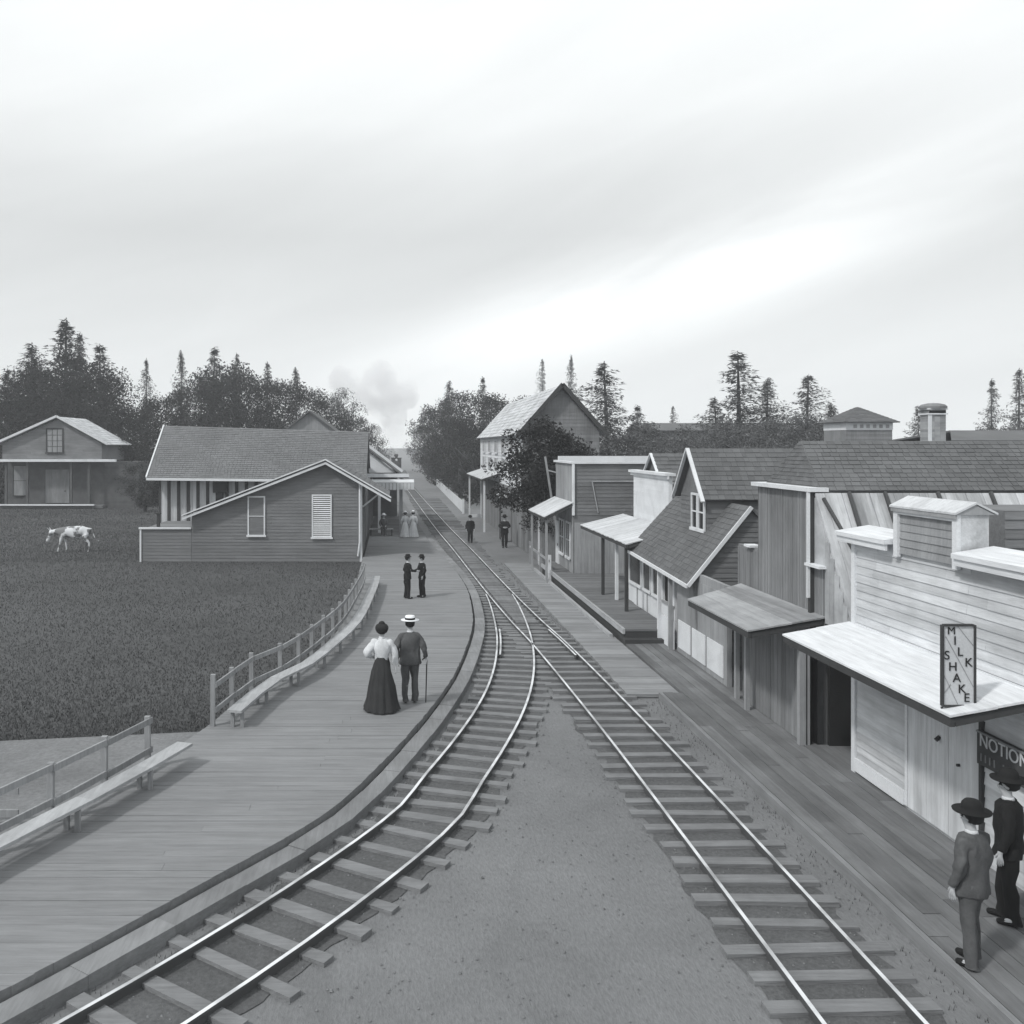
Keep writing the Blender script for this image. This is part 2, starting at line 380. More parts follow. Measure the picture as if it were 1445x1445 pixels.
# right hand walks
wk=MB(); y=21.1
while y<44.6:
    w=R.uniform(.18,.24)
    wk.box(5.35+.02*R.random(),6.58,y+.004,y+w-.004,.02,.1+R.uniform(-.006,.006)); y+=w
build('plank_walk',wk,M['walk'],kind='structure')
bw=MB(); x=6.15
rows=[6.15,6.38,6.6,6.83,7.05,7.28,7.5,7.72,7.99]
for i in range(8):
    y=4.0
    while y<26.4:
        e=min(y+R.uniform(2.5,4.5),26.4); x0,x1=rows[i],rows[i+1]
        if x0<6.59 and y>=21.0: break
        if x0<6.59: e=min(e,21.05)
        if 26.4-e<.5:e=26.4
        bw.box(x0+.005,x1-.005,y+.004,e-.004,.02,.15+R.uniform(-.007,.007)); y=e
build('boardwalk',bw,M['walkd'],kind='structure')
be=MB(); be.box(6.05,6.13,4,21.0,0,.165); build('boardwalk_edge',be,M['curb'],kind='structure')
dk=MB(); y=26.5
while y<42:
    w=R.uniform(.16,.22); dk.box(6.68,8.05 if y<31 else 9.9,y+.004,y+w-.004,.44,.5+R.uniform(-.005,.005)); y+=w
dkt=thing('porch_deck',(7.3,34,0),'raised plank porch deck with a pale edge beam along the shopfronts','deck')
build('deck_boards',dk,M['deck'],dkt)
e=MB();e.box(6.60,6.67,26.5,42,.36,.52);e.box(6.40,6.5,27.3,42,.02,.2);build('edge_beam',e,M['bench'],dkt)
e=MB();e.box(6.68,8.0,26.52,26.57,0,.43);e.box(6.68,6.72,26.6,42,0,.43);e.box(6.60,8.0,26.2,26.49,.0,.26)
build('skirting',e,M['trimd'],dkt)
# ------------------------------------------------------------------ tracks
def off2(tab,y,d):
    t=(interp(tab,y+.2)-interp(tab,y-.2))/.4; n=Vector((1,-t)).normalized(); return interp(tab,y)+n.x*d, y+n.y*d
def rail(tab,y0,y1,d,z=.145):
    mb=MB(); web=MB(); y=y0; P=[]
    while y<y1: P.append(y); y+=.7 if y<60 else 4
    P.append(y1)
    prof=[(-.026,z-.03),(-.024,z),(.024,z),(.026,z-.03),(.01,z-.035),(.01,z-.12),(-.01,z-.12),(-.01,z-.035)]
    n=len(prof)
    for y in P:
        for o,h in prof:
            a,b=off2(tab,y,d+o); mb.v.append((a,b,h))
    for i in range(len(P)-1):
        for j in range(n): mb.f.append((i*n+j,i*n+(j+1)%n,(i+1)*n+(j+1)%n,(i+1)*n+j))
    mb.f.append(tuple(range(n)));mb.f.append(tuple(range((len(P)-1)*n,len(P)*n))[::-1])
    return mb
def track(tab,y0,y1,label,sp=.56,ty1=100,gd=.5,skip=None):
    th=thing('railway_track',(interp(tab,20),20,0),label,'railway track','railway tracks')
    for s in (-1,1): build('rail',rail(tab,y0 if y0>4 else y0,y1,s*gd),M['rail'],th)
    y=y0; rest=MB(); c=0
    while y<ty1:
        t=(interp(tab,y+.2)-interp(tab,y-.2))/.4; dx=Vector((1,-t)).normalized()
        L0=.92+R.uniform(-.09,.09);L1=.92+R.uniform(-.09,.09); w=.2*R.uniform(.85,1.15); cx=interp(tab,y); h=.062+R.uniform(-.012,.008)
        sk=R.uniform(-.05,.05)
        mb=MB() if c<100 else rest
        a=Vector((cx,y,0))-Vector((dx.x,dx.y+sk,0))*L0; b=Vector((cx,y,0))+Vector((dx.x,dx.y+sk,0))*L1
        mb.bar(a+Vector((0,0,h-.05)),b+Vector((0,0,h-.05)),w,.1)
        if c<100: build('sleeper',mb,M['tie'],th)
        c+=1; y+=sp*R.uniform(.92,1.08)
    if rest.v: build('sleeper',rest,M['tie'],th,kind='stuff')
    return th
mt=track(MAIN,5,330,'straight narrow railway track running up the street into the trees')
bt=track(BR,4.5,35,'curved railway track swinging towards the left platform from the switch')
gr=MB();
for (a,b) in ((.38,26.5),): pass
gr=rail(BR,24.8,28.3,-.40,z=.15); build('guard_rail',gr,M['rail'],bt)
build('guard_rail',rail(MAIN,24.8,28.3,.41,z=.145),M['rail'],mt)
sf=MB();sf.bar((3.28,30.5,.14),(3.65,24.6,.14),.05,.05)
# infill boards between rails up the street
inf=MB(); y=29.5
while y<60:
    c=interp(MAIN,y); inf.box(c-.36,c+.36,y,y+.21,.03,.125+R.uniform(-.005,.005)); y+=.22
build('crossing_planks',inf,M['walkd'],mt)
# ballast and litter
st=MB()
for i in range(4500):
    y=6.5+R.random()**1.5*30; x=R.uniform(interp(EDGE,y)+.45,6.05); r=R.uniform(.004,.016)*(1 if R.random()<.97 else 1.8)
    if R.random()<.35 and min(abs(x-interp(MAIN,y)),abs(x-interp(BR,y)))>1.2: continue
    if x<interp(EDGE,y)+.5 or x>6.0: continue
    k=R.uniform(0,1.5);ca,sa=math.cos(k)*r,math.sin(k)*r;t_=r*R.uniform(.5,.9);q=.6
    st.add([(x+ca*1.3,y+sa*1.3,.012),(x-sa,y+ca,.012),(x-ca,y-sa,.012),(x+sa*1.2,y-ca*1.2,.012),(x+ca*q,y+sa*q,.014+t_),(x-sa*q,y+ca*q,.012+t_*.8),(x-ca*q,y-sa*q,.014+t_),(x+sa*q,y-ca*q,.01+t_*.9)],[(0,1,5,4),(1,2,6,5),(2,3,7,6),(3,0,4,7),(4,5,6,7)])
build('ballast',st,M['stone'],kind='stuff',label='loose stones scattered along the tracks')
gr_=MB()
for i in range(110000):
    y=17.9+ (R.random()**1.6)*66; lim=interp(FEN,y)-.15 if y<45.5 else -12.75
    if y<18.6 and R.random()<.4: y-=R.random()**3*1.3
    xm=-y*.44; x=R.uniform(xm-1,lim)
    if 50.9<y<62 and x>-14.2: continue
    if y>62 and x>-14.2: continue
    h=R.uniform(.02,.055)*(1+y/60); w=h*.24; a=R.uniform(0,6.28); lx=R.uniform(-.5,.5)*h;ly=R.uniform(-.5,.5)*h
    gr_.add([(x-w*math.cos(a),y-w*math.sin(a),0),(x+w*math.cos(a),y+w*math.sin(a),0),(x+lx,y+ly,h)],[(0,1,2)])
for i in range(2500):
    side=R.random(); y=R.uniform(9,45)
    x=(6.02-R.random()**2*.4) if side<.5 and y<21 else interp(EDGE,y)+.52+R.random()**2*.25
    if side<.5 and y>21: x=5.3-R.random()**2*.25
    h=R.uniform(.02,.075); w=.006; a=R.uniform(0,6.28)
    gr_.add([(x-w*math.cos(a),y-w*math.sin(a),0),(x+w*math.cos(a),y+w*math.sin(a),0),(x+R.uniform(-.4,.4)*h,y,h)],[(0,1,2)])
build('grass',gr_,M['grass'],kind='stuff',label='short dark grass growing over the field')
# ------------------------------------------------------------------ fences and benches
def fence(y0,y1,label,hgt=1.15,sp=1.15,rails=(1.06,.56),group='rail fences beside the platform'):
    ym=(y0+y1)/2; th=thing('rail_fence',(interp(FEN,ym),ym,0),label,'fence',group)
    ps=[];y=y0
    while y<=y1+.01: ps.append(y); y+=sp
    for y in ps:
        x=interp(FEN,y); k=R.uniform(-.02,.02); hh=hgt+R.uniform(-.03,.03)+(.12 if y==ps[0] and y0>17 else 0)
        p=MB();p.bar((x,y,0),(x+k,y+k,hh),.09,.09,up=(0,1,0));build('post',p,M['fence'],th)
    for rz in rails:
        p=MB()
        for a,b in zip(ps[:-1],ps[1:]):
            p.bar((interp(FEN,a)+.06,a-.03,rz+R.uniform(-.01,.01)),(interp(FEN,b)+.06,b+.03,rz+R.uniform(-.01,.01)),.035,.1)
        build('rail',p,M['fence'],th)
    return th
def bench(y0,y1,d,label):
    ym=(y0+y1)/2; th=thing('plank_bench',(interp(FEN,ym)+d,ym,.25),label,'bench','plank benches along the fences')
    p=MB();y=y0
    while y<y1-.1:
        e=min(y+1.3,y1)
        a0=off2(FEN,y,d-.15);a1=off2(FEN,y,d+.15);b0=off2(FEN,e,d-.15);b1=off2(FEN,e,d+.15)
        z=.62+R.uniform(-.004,.004)
        p.slab([(a0[0],a0[1],z),(a1[0],a1[1],z),(b1[0],b1[1],z),(b0[0],b0[1],z)],.05); y=e
    build('seat',p,M['bench'],th)
    y=y0+.15
    while y<y1:
        q=MB();a=off2(FEN,y,d+.1);q.bar((a[0],a[1],.24),(a[0],a[1],.56),.07,.07);a=off2(FEN,y,d-.1);q.bar((a[0],a[1],.24),(a[0],a[1],.56),.07,.07)
        build('leg',q,M['fence'],th); y+=1.6
fence(18.2,36.6,'long curving wooden rail fence between the dark field and the platform')
bench(18.1,36.5,.5,'long curving plank bench in front of the field fence')
fence(10.1,15.9,'short weathered rail fence at the bottom left corner of the platform')
bench(8.5,16.2,.5,'short plank bench in front of the bottom left fence')
# low cross fence at far left bottom
pf_=thing('rail_fence',(-9,13.2,0),'low rail fence running off to the left edge behind the short bench','fence','rail fences beside the platform')
for x in (-12,-10.4,-8.8,-7.2): p=MB();p.box(x-.05,x+.05,13.55,13.65,0,.8);build('post',p,M['fence'],pf_)
for z in (.72,.4): p=MB();p.box(-13,-5.5,13.5,13.54,z-.05,z+.05);build('rail',p,M['fence'],pf_)
# ------------------------------------------------------------------ station annex
def tri_wall(mb,y,pts,t=.12): mb.prism([(x,y,z) for x,z in pts],(0,t,0))
A=thing('station_annex',(-5.8,48,0),'grey gabled station annex with white trimmed windows facing the camera','station building')
YA=45.7
roofz=lambda x: 5.05+(x+3.34)*(.385 if x<-3.34 else -.575)
w=MB(); tri_wall(w,YA,[(-10,0),(-1.58,0),(-1.58,roofz(-1.58)-.12),(-3.34,5.0),(-10,roofz(-10)-.12)],5.6)
def lim(z):
    a=-10;b=-1.6
    if z>roofz(-10)-.15: a=-3.34-(4.95-z)/.385
    if z>roofz(-1.6)-.15: b=-3.34+(4.95-z)/.575
    return (max(a,-10),min(b,-1.6))
clap_y(w,YA,-10,-1.6,.02,4.9,h=.16,lim=lim)
build('wall',w,M['annex'],A)
r=MB()
shingle(r,(-10.35,YA-.35,roofz(-10.35)),(-10.35,YA+5.7,roofz(-10.35)),(-3.34,YA+5.7,5.05),(-3.34,YA-.35,5.05),course=.3,w=.35)
shingle(r,(-.2,YA+5.7,roofz(-.2)),(-.2,YA-.35,roofz(-.2)),(-3.34,YA-.35,5.05),(-3.34,YA+5.7,5.05),course=.3,w=.35)
build('roof',r,M['shingst'],A)
t=MB()
t.hexa([(-10.4,YA-.42,roofz(-10.4)-.22),(-3.34,YA-.42,4.85),(-3.34,YA-.37,4.85),(-10.4,YA-.37,roofz(-10.4)-.22),(-10.4,YA-.42,roofz(-10.4)-.1),(-3.34,YA-.42,4.97),(-3.34,YA-.37,4.97),(-10.4,YA-.37,roofz(-10.4)-.1)])
t.hexa([(-3.34,YA-.42,4.85),(-.12,YA-.42,roofz(-.12)-.2),(-.12,YA-.37,roofz(-.12)-.2),(-3.34,YA-.37,4.85),(-3.34,YA-.42,4.97),(-.12,YA-.42,roofz(-.12)-.08),(-.12,YA-.37,roofz(-.12)-.08),(-3.34,YA-.37,4.97)])
t.hexa([(-10.4,YA-.47,roofz(-10.4)-.02),(-3.34,YA-.47,5.05),(-3.34,YA-.36,5.05),(-10.4,YA-.36,roofz(-10.4)-.02),(-10.4,YA-.47,roofz(-10.4)+.04),(-3.34,YA-.47,5.12),(-3.34,YA-.36,5.12),(-10.4,YA-.36,roofz(-10.4)+.04)])
t.hexa([(-3.34,YA-.47,5.05),(-.1,YA-.47,roofz(-.1)),(-.1,YA-.36,roofz(-.1)),(-3.34,YA-.36,5.05),(-3.34,YA-.47,5.12),(-.1,YA-.47,roofz(-.1)+.06),(-.1,YA-.36,roofz(-.1)+.06),(-3.34,YA-.36,5.12)])
t.box(-1.66,-1.54,YA-.06,YA+.02,0,3.9)
build('trim',t,M['white'],A)
window_y(A,-7.15,-6.42,1.35,3.2,YA-.03,cols=1,rows=2,pm='annex')
window_y(A,-3.97,-3.12,1.25,3.28,YA-.03,slats=True)
# bracket and downpipe
t=MB();t.bar((-1.54,YA+.6,2.7),(-.6,YA+.6,3.45),.08,.08);build('bracket',t,M['white'],A)
t=MB();t.tube((-1.75,YA-.1,.3),(-1.66,YA-.1,1.0),.05,.05,8);t.tube((-1.66,YA-.1,1.0),(-1.66,YA-.1,3.9),.05,.05,8);build('downpipe',t,M['white'],A)
LW=thing('board_wall',(-11.3,46,0),'low grey board enclosure with pale cap joining the annex left side','wall')
t=MB();t.box(-12.5,-10.02,YA+.05,YA+5,0,1.62);clap_y(t,YA+.05,-12.5,-10.02,.02,1.6,h=.16);build('boards',t,M['annex'],LW)
t=MB();t.box(-12.62,-10.04,YA-.06,YA+.06,1.63,1.72);t.box(-12.58,-12.5,YA-.02,YA+.05,0,1.62);build('cap',t,M['white'],LW)
t=MB();t.box(-12.0,-11.85,YA+1,YA+1.15,1.62,2.3);t.box(-12.05,-11.8,YA+.95,YA+1.2,2.3,2.36);build('vent_post',t,M['trimd'],LW)
# main station
S=thing('railway_station',(-7.6,56,0),'long shingle roofed railway station behind the annex with striped board walls','station building')
YS=52.4
w=MB();w.box(-13.3,-1.7,YS,YS+7.6,0,4.0);w.prism([(-13.3,YS,4.0),(-13.3,YS+7.6,4.0),(-13.3,YS+3.8,6.6)],(.15,0,0));w.prism([(-1.85,YS,4.0),(-1.85,YS+7.6,4.0),(-1.85,YS+3.8,6.6)],(.15,0,0))
x=-13.3
while x<-5: w.box(x+.01,x+.37,YS-.03,YS,0,4.0); x+=.38
build('wall',w,M['statl'],S)
w=MB();x=-13.3
while x<-5: w.box(x-.09 if x>-13.2 else x-.02,x+.09,YS-.07,YS-.031,0,3.98);x+=.55
build('batten',w,M['statd'],S)
r=MB();ex0=-13.8;
shingle(r,(-13.75,YS-.9,3.98),(-1.5,YS-.9,3.86),(-1.5,YS+3.8,6.6),(-13.95,YS+3.8,6.98),course=.2,w=.2)
shingle(r,(-1.5,YS+8.4,3.86),(-13.75,YS+8.4,3.98),(-13.95,YS+3.8,6.98),(-1.5,YS+3.8,6.6),course=.5,w=.6)
build('roof',r,M['shingst'],S)
t=MB();t.hexa([(-13.8,YS-.98,3.83),(-1.5,YS-.98,3.71),(-1.5,YS-.91,3.71),(-13.8,YS-.91,3.83),(-13.8,YS-.98,3.97),(-1.5,YS-.98,3.85),(-1.5,YS-.91,3.85),(-13.8,YS-.91,3.97)])
t.bar((-13.82,YS-.9,3.99),(-14.0,YS+3.8,7.0),.08,.1)
build('trim',t,M['white'],S)
t=MB();t.box(-10.2,-9.4,YS-.3,YS-.072,3.1,3.75);t.box(-9.95,-9.65,YS-.3,YS-.08,2.3,3.09);build('vent',t,M['trimd'],S)
# rear gable
G=thing('gabled_building',(-6.9,70,0),'small building whose pale triangular gable peeks over the station roof ridge','building')
Yg=66;sc=F/Yg; xa,xb,xp=at(400,Yg),at(474,Yg),at(437,Yg); zb=zz(606,Yg);zp=zz(580,Yg)
w=MB();tri_wall(w,Yg,[(xa+.2,0),(xb-.2,0),(xb-.2,zb),(xp,zp-.1),(xa+.2,zb)],7);build('wall',w,M['sidingl'],G)
r=MB();r.slab([(xa,Yg-.3,zb-.1),(xa,Yg+7,zb-.1),(xp,Yg+7,zp+.05),(xp,Yg-.3,zp+.05)],.12);r.slab([(xb,Yg+7,zb-.1),(xb,Yg-.3,zb-.1),(xp,Yg-.3,zp+.05),(xp,Yg+7,zp+.05)],.12)
build('roof',r,M['shing'],G)
# waiting canopy with valance on track side
C=thing('platform_canopy',(-.8,62,.15),'platform waiting shelter with white pediment and scalloped valance beyond the annex','canopy')
Yc=60;
w=MB();w.prism([(-1.6,Yc,zz(667,Yc)),(.2,Yc,zz(667,Yc)),(-1.6,Yc,zz(638,Yc))],(0,.1,0));build('pediment',w,M['white'],C)
r=MB();r.slab([(.5,Yc-.35,zz(668,Yc)),(.5,Yc+14,zz(668,Yc)),(-3.2,Yc+14,zz(607,Yc)),(-3.2,Yc-.35,zz(607,Yc))],.1)
r.slab([(1.0,Yc-.5,zz(672,Yc)),(1.0,Yc+14,zz(672,Yc)),(-1.7,Yc+14,zz(669,Yc)),(-1.7,Yc-.5,zz(669,Yc))],.12);build('roof',r,M['shing'],C)
t=MB();t.bar((.6,Yc-.4,zz(665,Yc)),(-1.9,Yc-.4,zz(624,Yc)),.05,.16);t.box(-1.7,1.02,Yc-.58,Yc-.51,zz(673,Yc),zz(668,Yc));build('fascia',t,M['white'],C)
v=MB();x=-1.4
while x<1.3:
    v.box(x,x+.2,Yc-1.0,Yc-.97,zz(691,Yc)+R.uniform(0,.12),zz(680,Yc)); x+=.23
v.slab([(-1.45,Yc-1.0,zz(680,Yc)),(1.33,Yc-1.0,zz(680,Yc)),(1.33,Yc-.5,zz(676,Yc)),(-1.45,Yc-.5,zz(676,Yc))],.03)
build('valance',v,M['white'],C)
for (x,y) in ((-.9,Yc-.6),(.48,Yc-.3),(.55,Yc+4),(.6,Yc+8)):
    p=MB();p.box(x-.09,x+.09,y-.09,y+.09,.15,3.5 if x<0 else 3.4);build('post',p,M['white'] if x<0 else M['trimg'],C)
p=MB();p.box(-1.6,.3,Yc+13,Yc+13.1,.15,3.6);p.box(-1.7,-1.6,Yc-7,Yc+14,.15,3.5);build('wall',p,M['sidingd'],C)
B=thing('slatted_bench',(-.9,57.6,.15),'low bench in the shadow of the platform shelter','bench')
p=MB();p.box(-1.5,.0,57.4,57.8,.53,.58,j=.01);build('seat',p,M['bench'],B)
for x in (-1.4,-.1): p=MB();p.box(x-.04,x+.04,57.42,57.78,.15,.53);build('leg',p,M['trimd'],B)
# ------------------------------------------------------------------ left house
Hh=thing('wooden_house',(-30.6,88,0),'two storey gabled wooden house with dark porch at the far left edge','house')
YH=84; x0,x1,xp=at(-3,YH),at(150,YH),at(82,YH); ze=zz(626,YH); zp=zz(588,YH)
w=MB();tri_wall(w,YH,[(x0+.4,zz(650,YH)),(x1-.4,zz(650,YH)),(x1-.4,ze),(xp,zp-.2),(x0+.4,ze)],7)
def lmh(z):
    k=max(0,min(1,(zp-.25-z)/(zp-.25-ze))); return (xp+(x0+.42-xp)*k,xp+(x1-.42-xp)*k)
clap_y(w,YH,0,0,zz(650,YH)+.02,zp-.4,h=.2,lim=lmh)
build('upper_wall',w,M['house'],Hh)
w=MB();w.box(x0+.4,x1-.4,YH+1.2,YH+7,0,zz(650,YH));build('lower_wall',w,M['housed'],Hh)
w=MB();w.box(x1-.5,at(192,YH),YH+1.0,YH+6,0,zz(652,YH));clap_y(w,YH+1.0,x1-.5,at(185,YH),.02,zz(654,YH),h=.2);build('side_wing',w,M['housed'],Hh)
r=MB();shingle(r,(x0-.2,YH-.4,ze-.1),(x0-.2,YH+7.5,ze-.1),(xp,YH+7.5,zp),(xp,YH-.4,zp),course=.4,w=.5)
shingle(r,(x1+.2,YH+7.5,ze-.1),(x1+.2,YH-.4,ze-.1),(xp,YH-.4,zp),(xp,YH+7.5,zp),course=.4,w=.5);build('roof',r,M['shingl'],Hh)
t=MB();t.bar((x0-.25,YH-.47,ze-.05),(xp,YH-.47,zp+.03),.05,.2);t.bar((xp,YH-.47,zp+.03),(x1+.25,YH-.47,ze-.05),.05,.2)
t.box(x0+.2,at(165,YH),YH-.4,YH-.05,zz(650,YH)-.1,zz(648,YH));t.box(x0,at(135,YH),YH-.5,YH-.2,.3,.42);build('trim',t,M['white'],Hh)
window_y(Hh,at(67,YH),at(88,YH),zz(638,YH),zz(606,YH),YH-.03,cols=3,rows=4,mat='trimd',fw=.12,pm='sidingl')
window_y(Hh,at(12,YH),at(30,YH),zz(700,YH),zz(658,YH),YH+1.17,cols=1,rows=2,mat='trimd',pm='sidingl')
d=MB();d.box(at(58,YH),at(92,YH),YH+1.05,YH+1.15,.45,zz(663,YH));dd=build('door',d,M['siding'],Hh)
d=MB();d.box(at(90,YH)-.3,at(90,YH)-.2,YH+.98,YH+1.04,1.5,1.6);build('handle',d,M['iron'],dd)
p=MB();p.box(x0+.3,x1-.3,YH-.15,YH+1.2,.05,.3);build('porch_floor',p,M['deck'],Hh)
for x in (at(8,YH),at(38,YH),at(100,YH),at(125,YH)):
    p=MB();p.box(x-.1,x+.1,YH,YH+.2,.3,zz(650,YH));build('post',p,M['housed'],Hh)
# ------------------------------------------------------------------ MILK SHAKE shop (building 1)
B1=thing('milk_shake_shop',(10,12.5,0),'whitewashed shop with stepped false front and white canopy at the right edge','shop')
X=8.0; N0=6.5; F1=15.95
w=MB();w.box(X+.0,X+.14,N0,F1-.02,.1,4.2)
clap_x(w,X,N0,F1-.05,2.75,4.2,h=.14)
clap_x(w,X,14.35,F1-.08,.4,2.6,h=.12)
clap_x(w,X,N0,12.45,.2,2.6,h=.17)
w.box(X+.14,13,F1-.16,F1-.02,.1,3.7)
build('wall',w,M['whitewall'],B1)
t=MB();t.box(X-.05,X+.02,F1-.07,F1+.05,.15,4.2);t.box(X-.04,X,14.27,14.34,.2,2.6);t.box(X-.07,X-.03,14.34,F1-.08,.2,.42);t.box(X-.04,X-.0,N0,F1,2.62,2.74)
build('corner_board',t,M['white'],B1)
dd=MB();boards_x(dd,X-.005,12.52,14.26,.2,2.6,w=.62,t=.035,gap=.012);dr=build('door',dd,M['panel'],B1)
t=MB();t.tube((X-.04,13.42,1.55),(X-.10,13.42,1.5),.03,.03,8);build('handle',t,M['iron'],dr)
t=MB();t.tube((X-.04,12.95,1.3),(X-.08,12.95,1.3),.022,.022,8);build('handle',t,M['iron'],dr)
t=MB();t.box(X-.06,X-.0,12.44,12.5,.2,2.6);build('door_post',t,M['trimd'],B1)
# parapet caps
def cap(y0,y1,z,name='parapet_cap'):
    t=MB();t.hexa([(X-.22,y0,z),(X+.38,y0,z+.02),(X+.38,y1,z+.02),(X-.22,y1,z),(X-.22,y0,z+.07),(X+.38,y0,z+.17),(X+.38,y1,z+.17),(X-.22,y1,z+.07)])
    t.box(X-.19,X-.15,y0+.02,y1-.02,z-.1,z-.002);return build(name,t,M['awnw'],B1)
cap(14.62,16.25,4.22);cap(N0,12.86,4.22)
b=MB();b.box(X-.04,X+.36,12.93,14.55,4.1,4.82);bx=build('raised_parapet',b,M['whitewall'],B1)
b=MB();clap_x(b,X-.04,13.03,14.45,4.1,4.72,h=.12);build('panel',b,M['sidingl'],bx)
t=MB();t.box(X-.1,X-.041,14.45,14.56,4.05,4.82);t.box(X-.1,X-.041,12.92,13.03,4.05,4.82);t.box(X-.1,X-.041,13.03,14.45,4.72,4.82);build('frame',t,M['white'],bx)
t=MB();t.slab([(X-.14,12.88,4.85),(X-.14,14.6,4.85),(X+.16,14.6,5.0),(X+.16,12.88,5.0)],.03);t.slab([(X+.46,14.6,4.85),(X+.46,12.88,4.85),(X+.16,12.88,5.0),(X+.16,14.6,5.0)],.03)
build('roof',t,M['awnl'],bx)
t=MB();t.prism([(X-.12,12.9,4.82),(X+.44,12.9,4.82),(X+.16,12.9,4.96)],(0,.03,0));t.box(X-.13,X-.105,12.9,14.58,4.76,4.82);build('pediment',t,M['trimg'],bx)
# canopy 1
def canopy(th,xo,zo,xi,zi,y0,y1,mat,along=True,w=.24,t=.05,y1i=None,y0i=None):
    c=MB();plankroof(c,(xo,y0,zo),(xo,y1,zo),(xi,y1i or y1,zi),(xi,y0i or y0,zi),w=w,t=.03,along=along,sag=.006)
    cn=build('canopy',c,M[mat],th)
    t_=MB();t_.box(xo+.01,xo+.07,y0+.02,y1-.02,zo-.15,zo-.045)
    nb=max(2,int((y1-y0)/1.1))
    for i in range(nb+1):
        y=y0+.06+(y1-y0-.12)*i/nb; t_.bar((xo+.08,y,zo-.1),(xi-.03,y,zi-.1),.06,.1)
    build('rafters',t_,M['trimd'],cn); return cn
canopy(B1,6.8,2.5,7.97,2.72,11.25,16.1,'awnw')
# dark upper box at back
w=MB();w.box(9.02,13,13.6,15,3.2,4.83);clap_y(w,13.6,9.02,13,3.3,4.8,h=.14);build('rear_wall',w,M['sidingd'],B1)
w=MB();w.slab([(8.3,N0,3.85),(13,N0,3.85),(13,15.9,3.85),(8.3,15.9,3.85)],.1);build('roof',w,M['weath'],B1)
# inside passage
w=MB();w.box(8.2,11,17.32,17.4,.1,2.6);w.box(10.9,11,15.95,17.3,.1,2.6);w.box(8.0,11,15.95,17.32,2.42,2.5);build('passage_wall',w,M['dark'],B1)  # passage shade is painted in by the near-black walls
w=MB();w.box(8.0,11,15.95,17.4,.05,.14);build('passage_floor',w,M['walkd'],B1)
# sign MILK SHAKE
def text(s,size,mat,parent,mtx,name='lettering',ext=.004):
    cu=bpy.data.curves.new(name,'FONT');cu.body=s;cu.size=size;cu.extrude=ext;cu.offset=0;cu.align_x='CENTER';cu.align_y='CENTER'
    o=bpy.data.objects.new('tmp',cu);COL.objects.link(o);dg=bpy.context.evaluated_depsgraph_get();me=bpy.data.meshes.new_from_object(o.evaluated_get(dg))
    bpy.data.objects.remove(o);me.transform(mtx);mb=MB();mb.v=[tuple(v.co) for v in me.vertices];mb.f=[tuple(p.vertices) for p in me.polygons];bpy.data.meshes.remove(me);return mb
SG=thing('hanging_sign',(7.06,11.5,2.53),'framed upright sign reading MILK SHAKE in diagonal letters on the white canopy','sign')
sy=11.5;u=F/sy
def SX(cx): return at(1040+cx/3.568,sy)
def SZ(cy): return zz(800+cy/3.568,sy)
x0,x1,z0,z1=SX(1034),SX(1196),SZ(700),SZ(292)
p=MB();p.box(x0+.01,x1-.01,sy,sy+.015,z0+.01,z1-.01);build('board',p,surf('sign_board',.55,nv=.15),SG)
p=MB();p.box(x0-.012,x0+.012,sy-.02,sy+.03,z0,z1);p.box(x1-.012,x1+.012,sy-.02,sy+.03,z0,z1);p.box(x0+.012,x1-.012,sy-.02,sy+.03,z0-.01,z0+.014);p.box(x0+.012,x1-.012,sy-.02,sy+.03,z1-.014,z1+.01)
p.box(x0-.012,x0+.012,sy,sy+.02,z0-.1,z0-.011);p.box(x1-.012,x1+.012,sy,sy+.02,z0-.1,z0-.011)
build('frame',p,M['trimd'],SG)
p=MB()
for a,b in (((1112,300),(1192,400)),((1050,350),(1192,610)),((1040,540),(1110,690)),((1040,640),(1075,590))):
    p.bar((SX(a[0]),sy-.004,SZ(a[1])),(SX(b[0]),sy-.004,SZ(b[1])),.006,.008)
build('stripe',p,M['trimg'],SG)
tm=MB()
def face_cam(x,y,z,r=0): return Matrix.Translation((x,y,z))@Matrix.Rotation(math.pi/2,4,'X')@Matrix.Rotation(r,4,'Z')
for ch,cx,cy in (('M',1078,322),('I',1096,372),('L',1122,428),('K',1165,482),('S',1056,446),('H',1085,503),('A',1105,560),('K',1131,615),('E',1155,660)):
    k=text(ch,.135 if ch=='M' else .155,None,None,face_cam(SX(cx),sy-.008,SZ(cy)-.0),ext=.003); tm.add(k.v,k.f)
build('lettering',tm,surf('sign_ink',.025),SG)
# NOTIONS sign on wall
NS=thing('wall_sign',(7.9,12,1.8),'dark sign lettered NOTIONS on the shop wall under the canopy','sign')
p=MB();p.box(7.90,7.955,11.1,12.47,1.5,1.95);build('board',p,surf('sign_board_dark',.06),NS)
mx=Matrix.Translation((7.895,11.87,1.83))@Matrix.Rotation(-math.pi/2,4,'Z')@Matrix.Rotation(math.pi/2,4,'X')
k=text('NOTIONS',.24,None,None,mx);build('lettering',k,surf('sign_letter_pale',.5),NS)
p=MB();p.box(7.885,7.899,11.1,12.47,1.925,1.95)
for i in range(14):
    if i in (4,9):continue
    p.box(7.89,7.899,12.38-i*.09-.02,12.38-i*.09,1.56,1.66)
build('stripe',p,surf('sign_letter_dim',.2),NS)
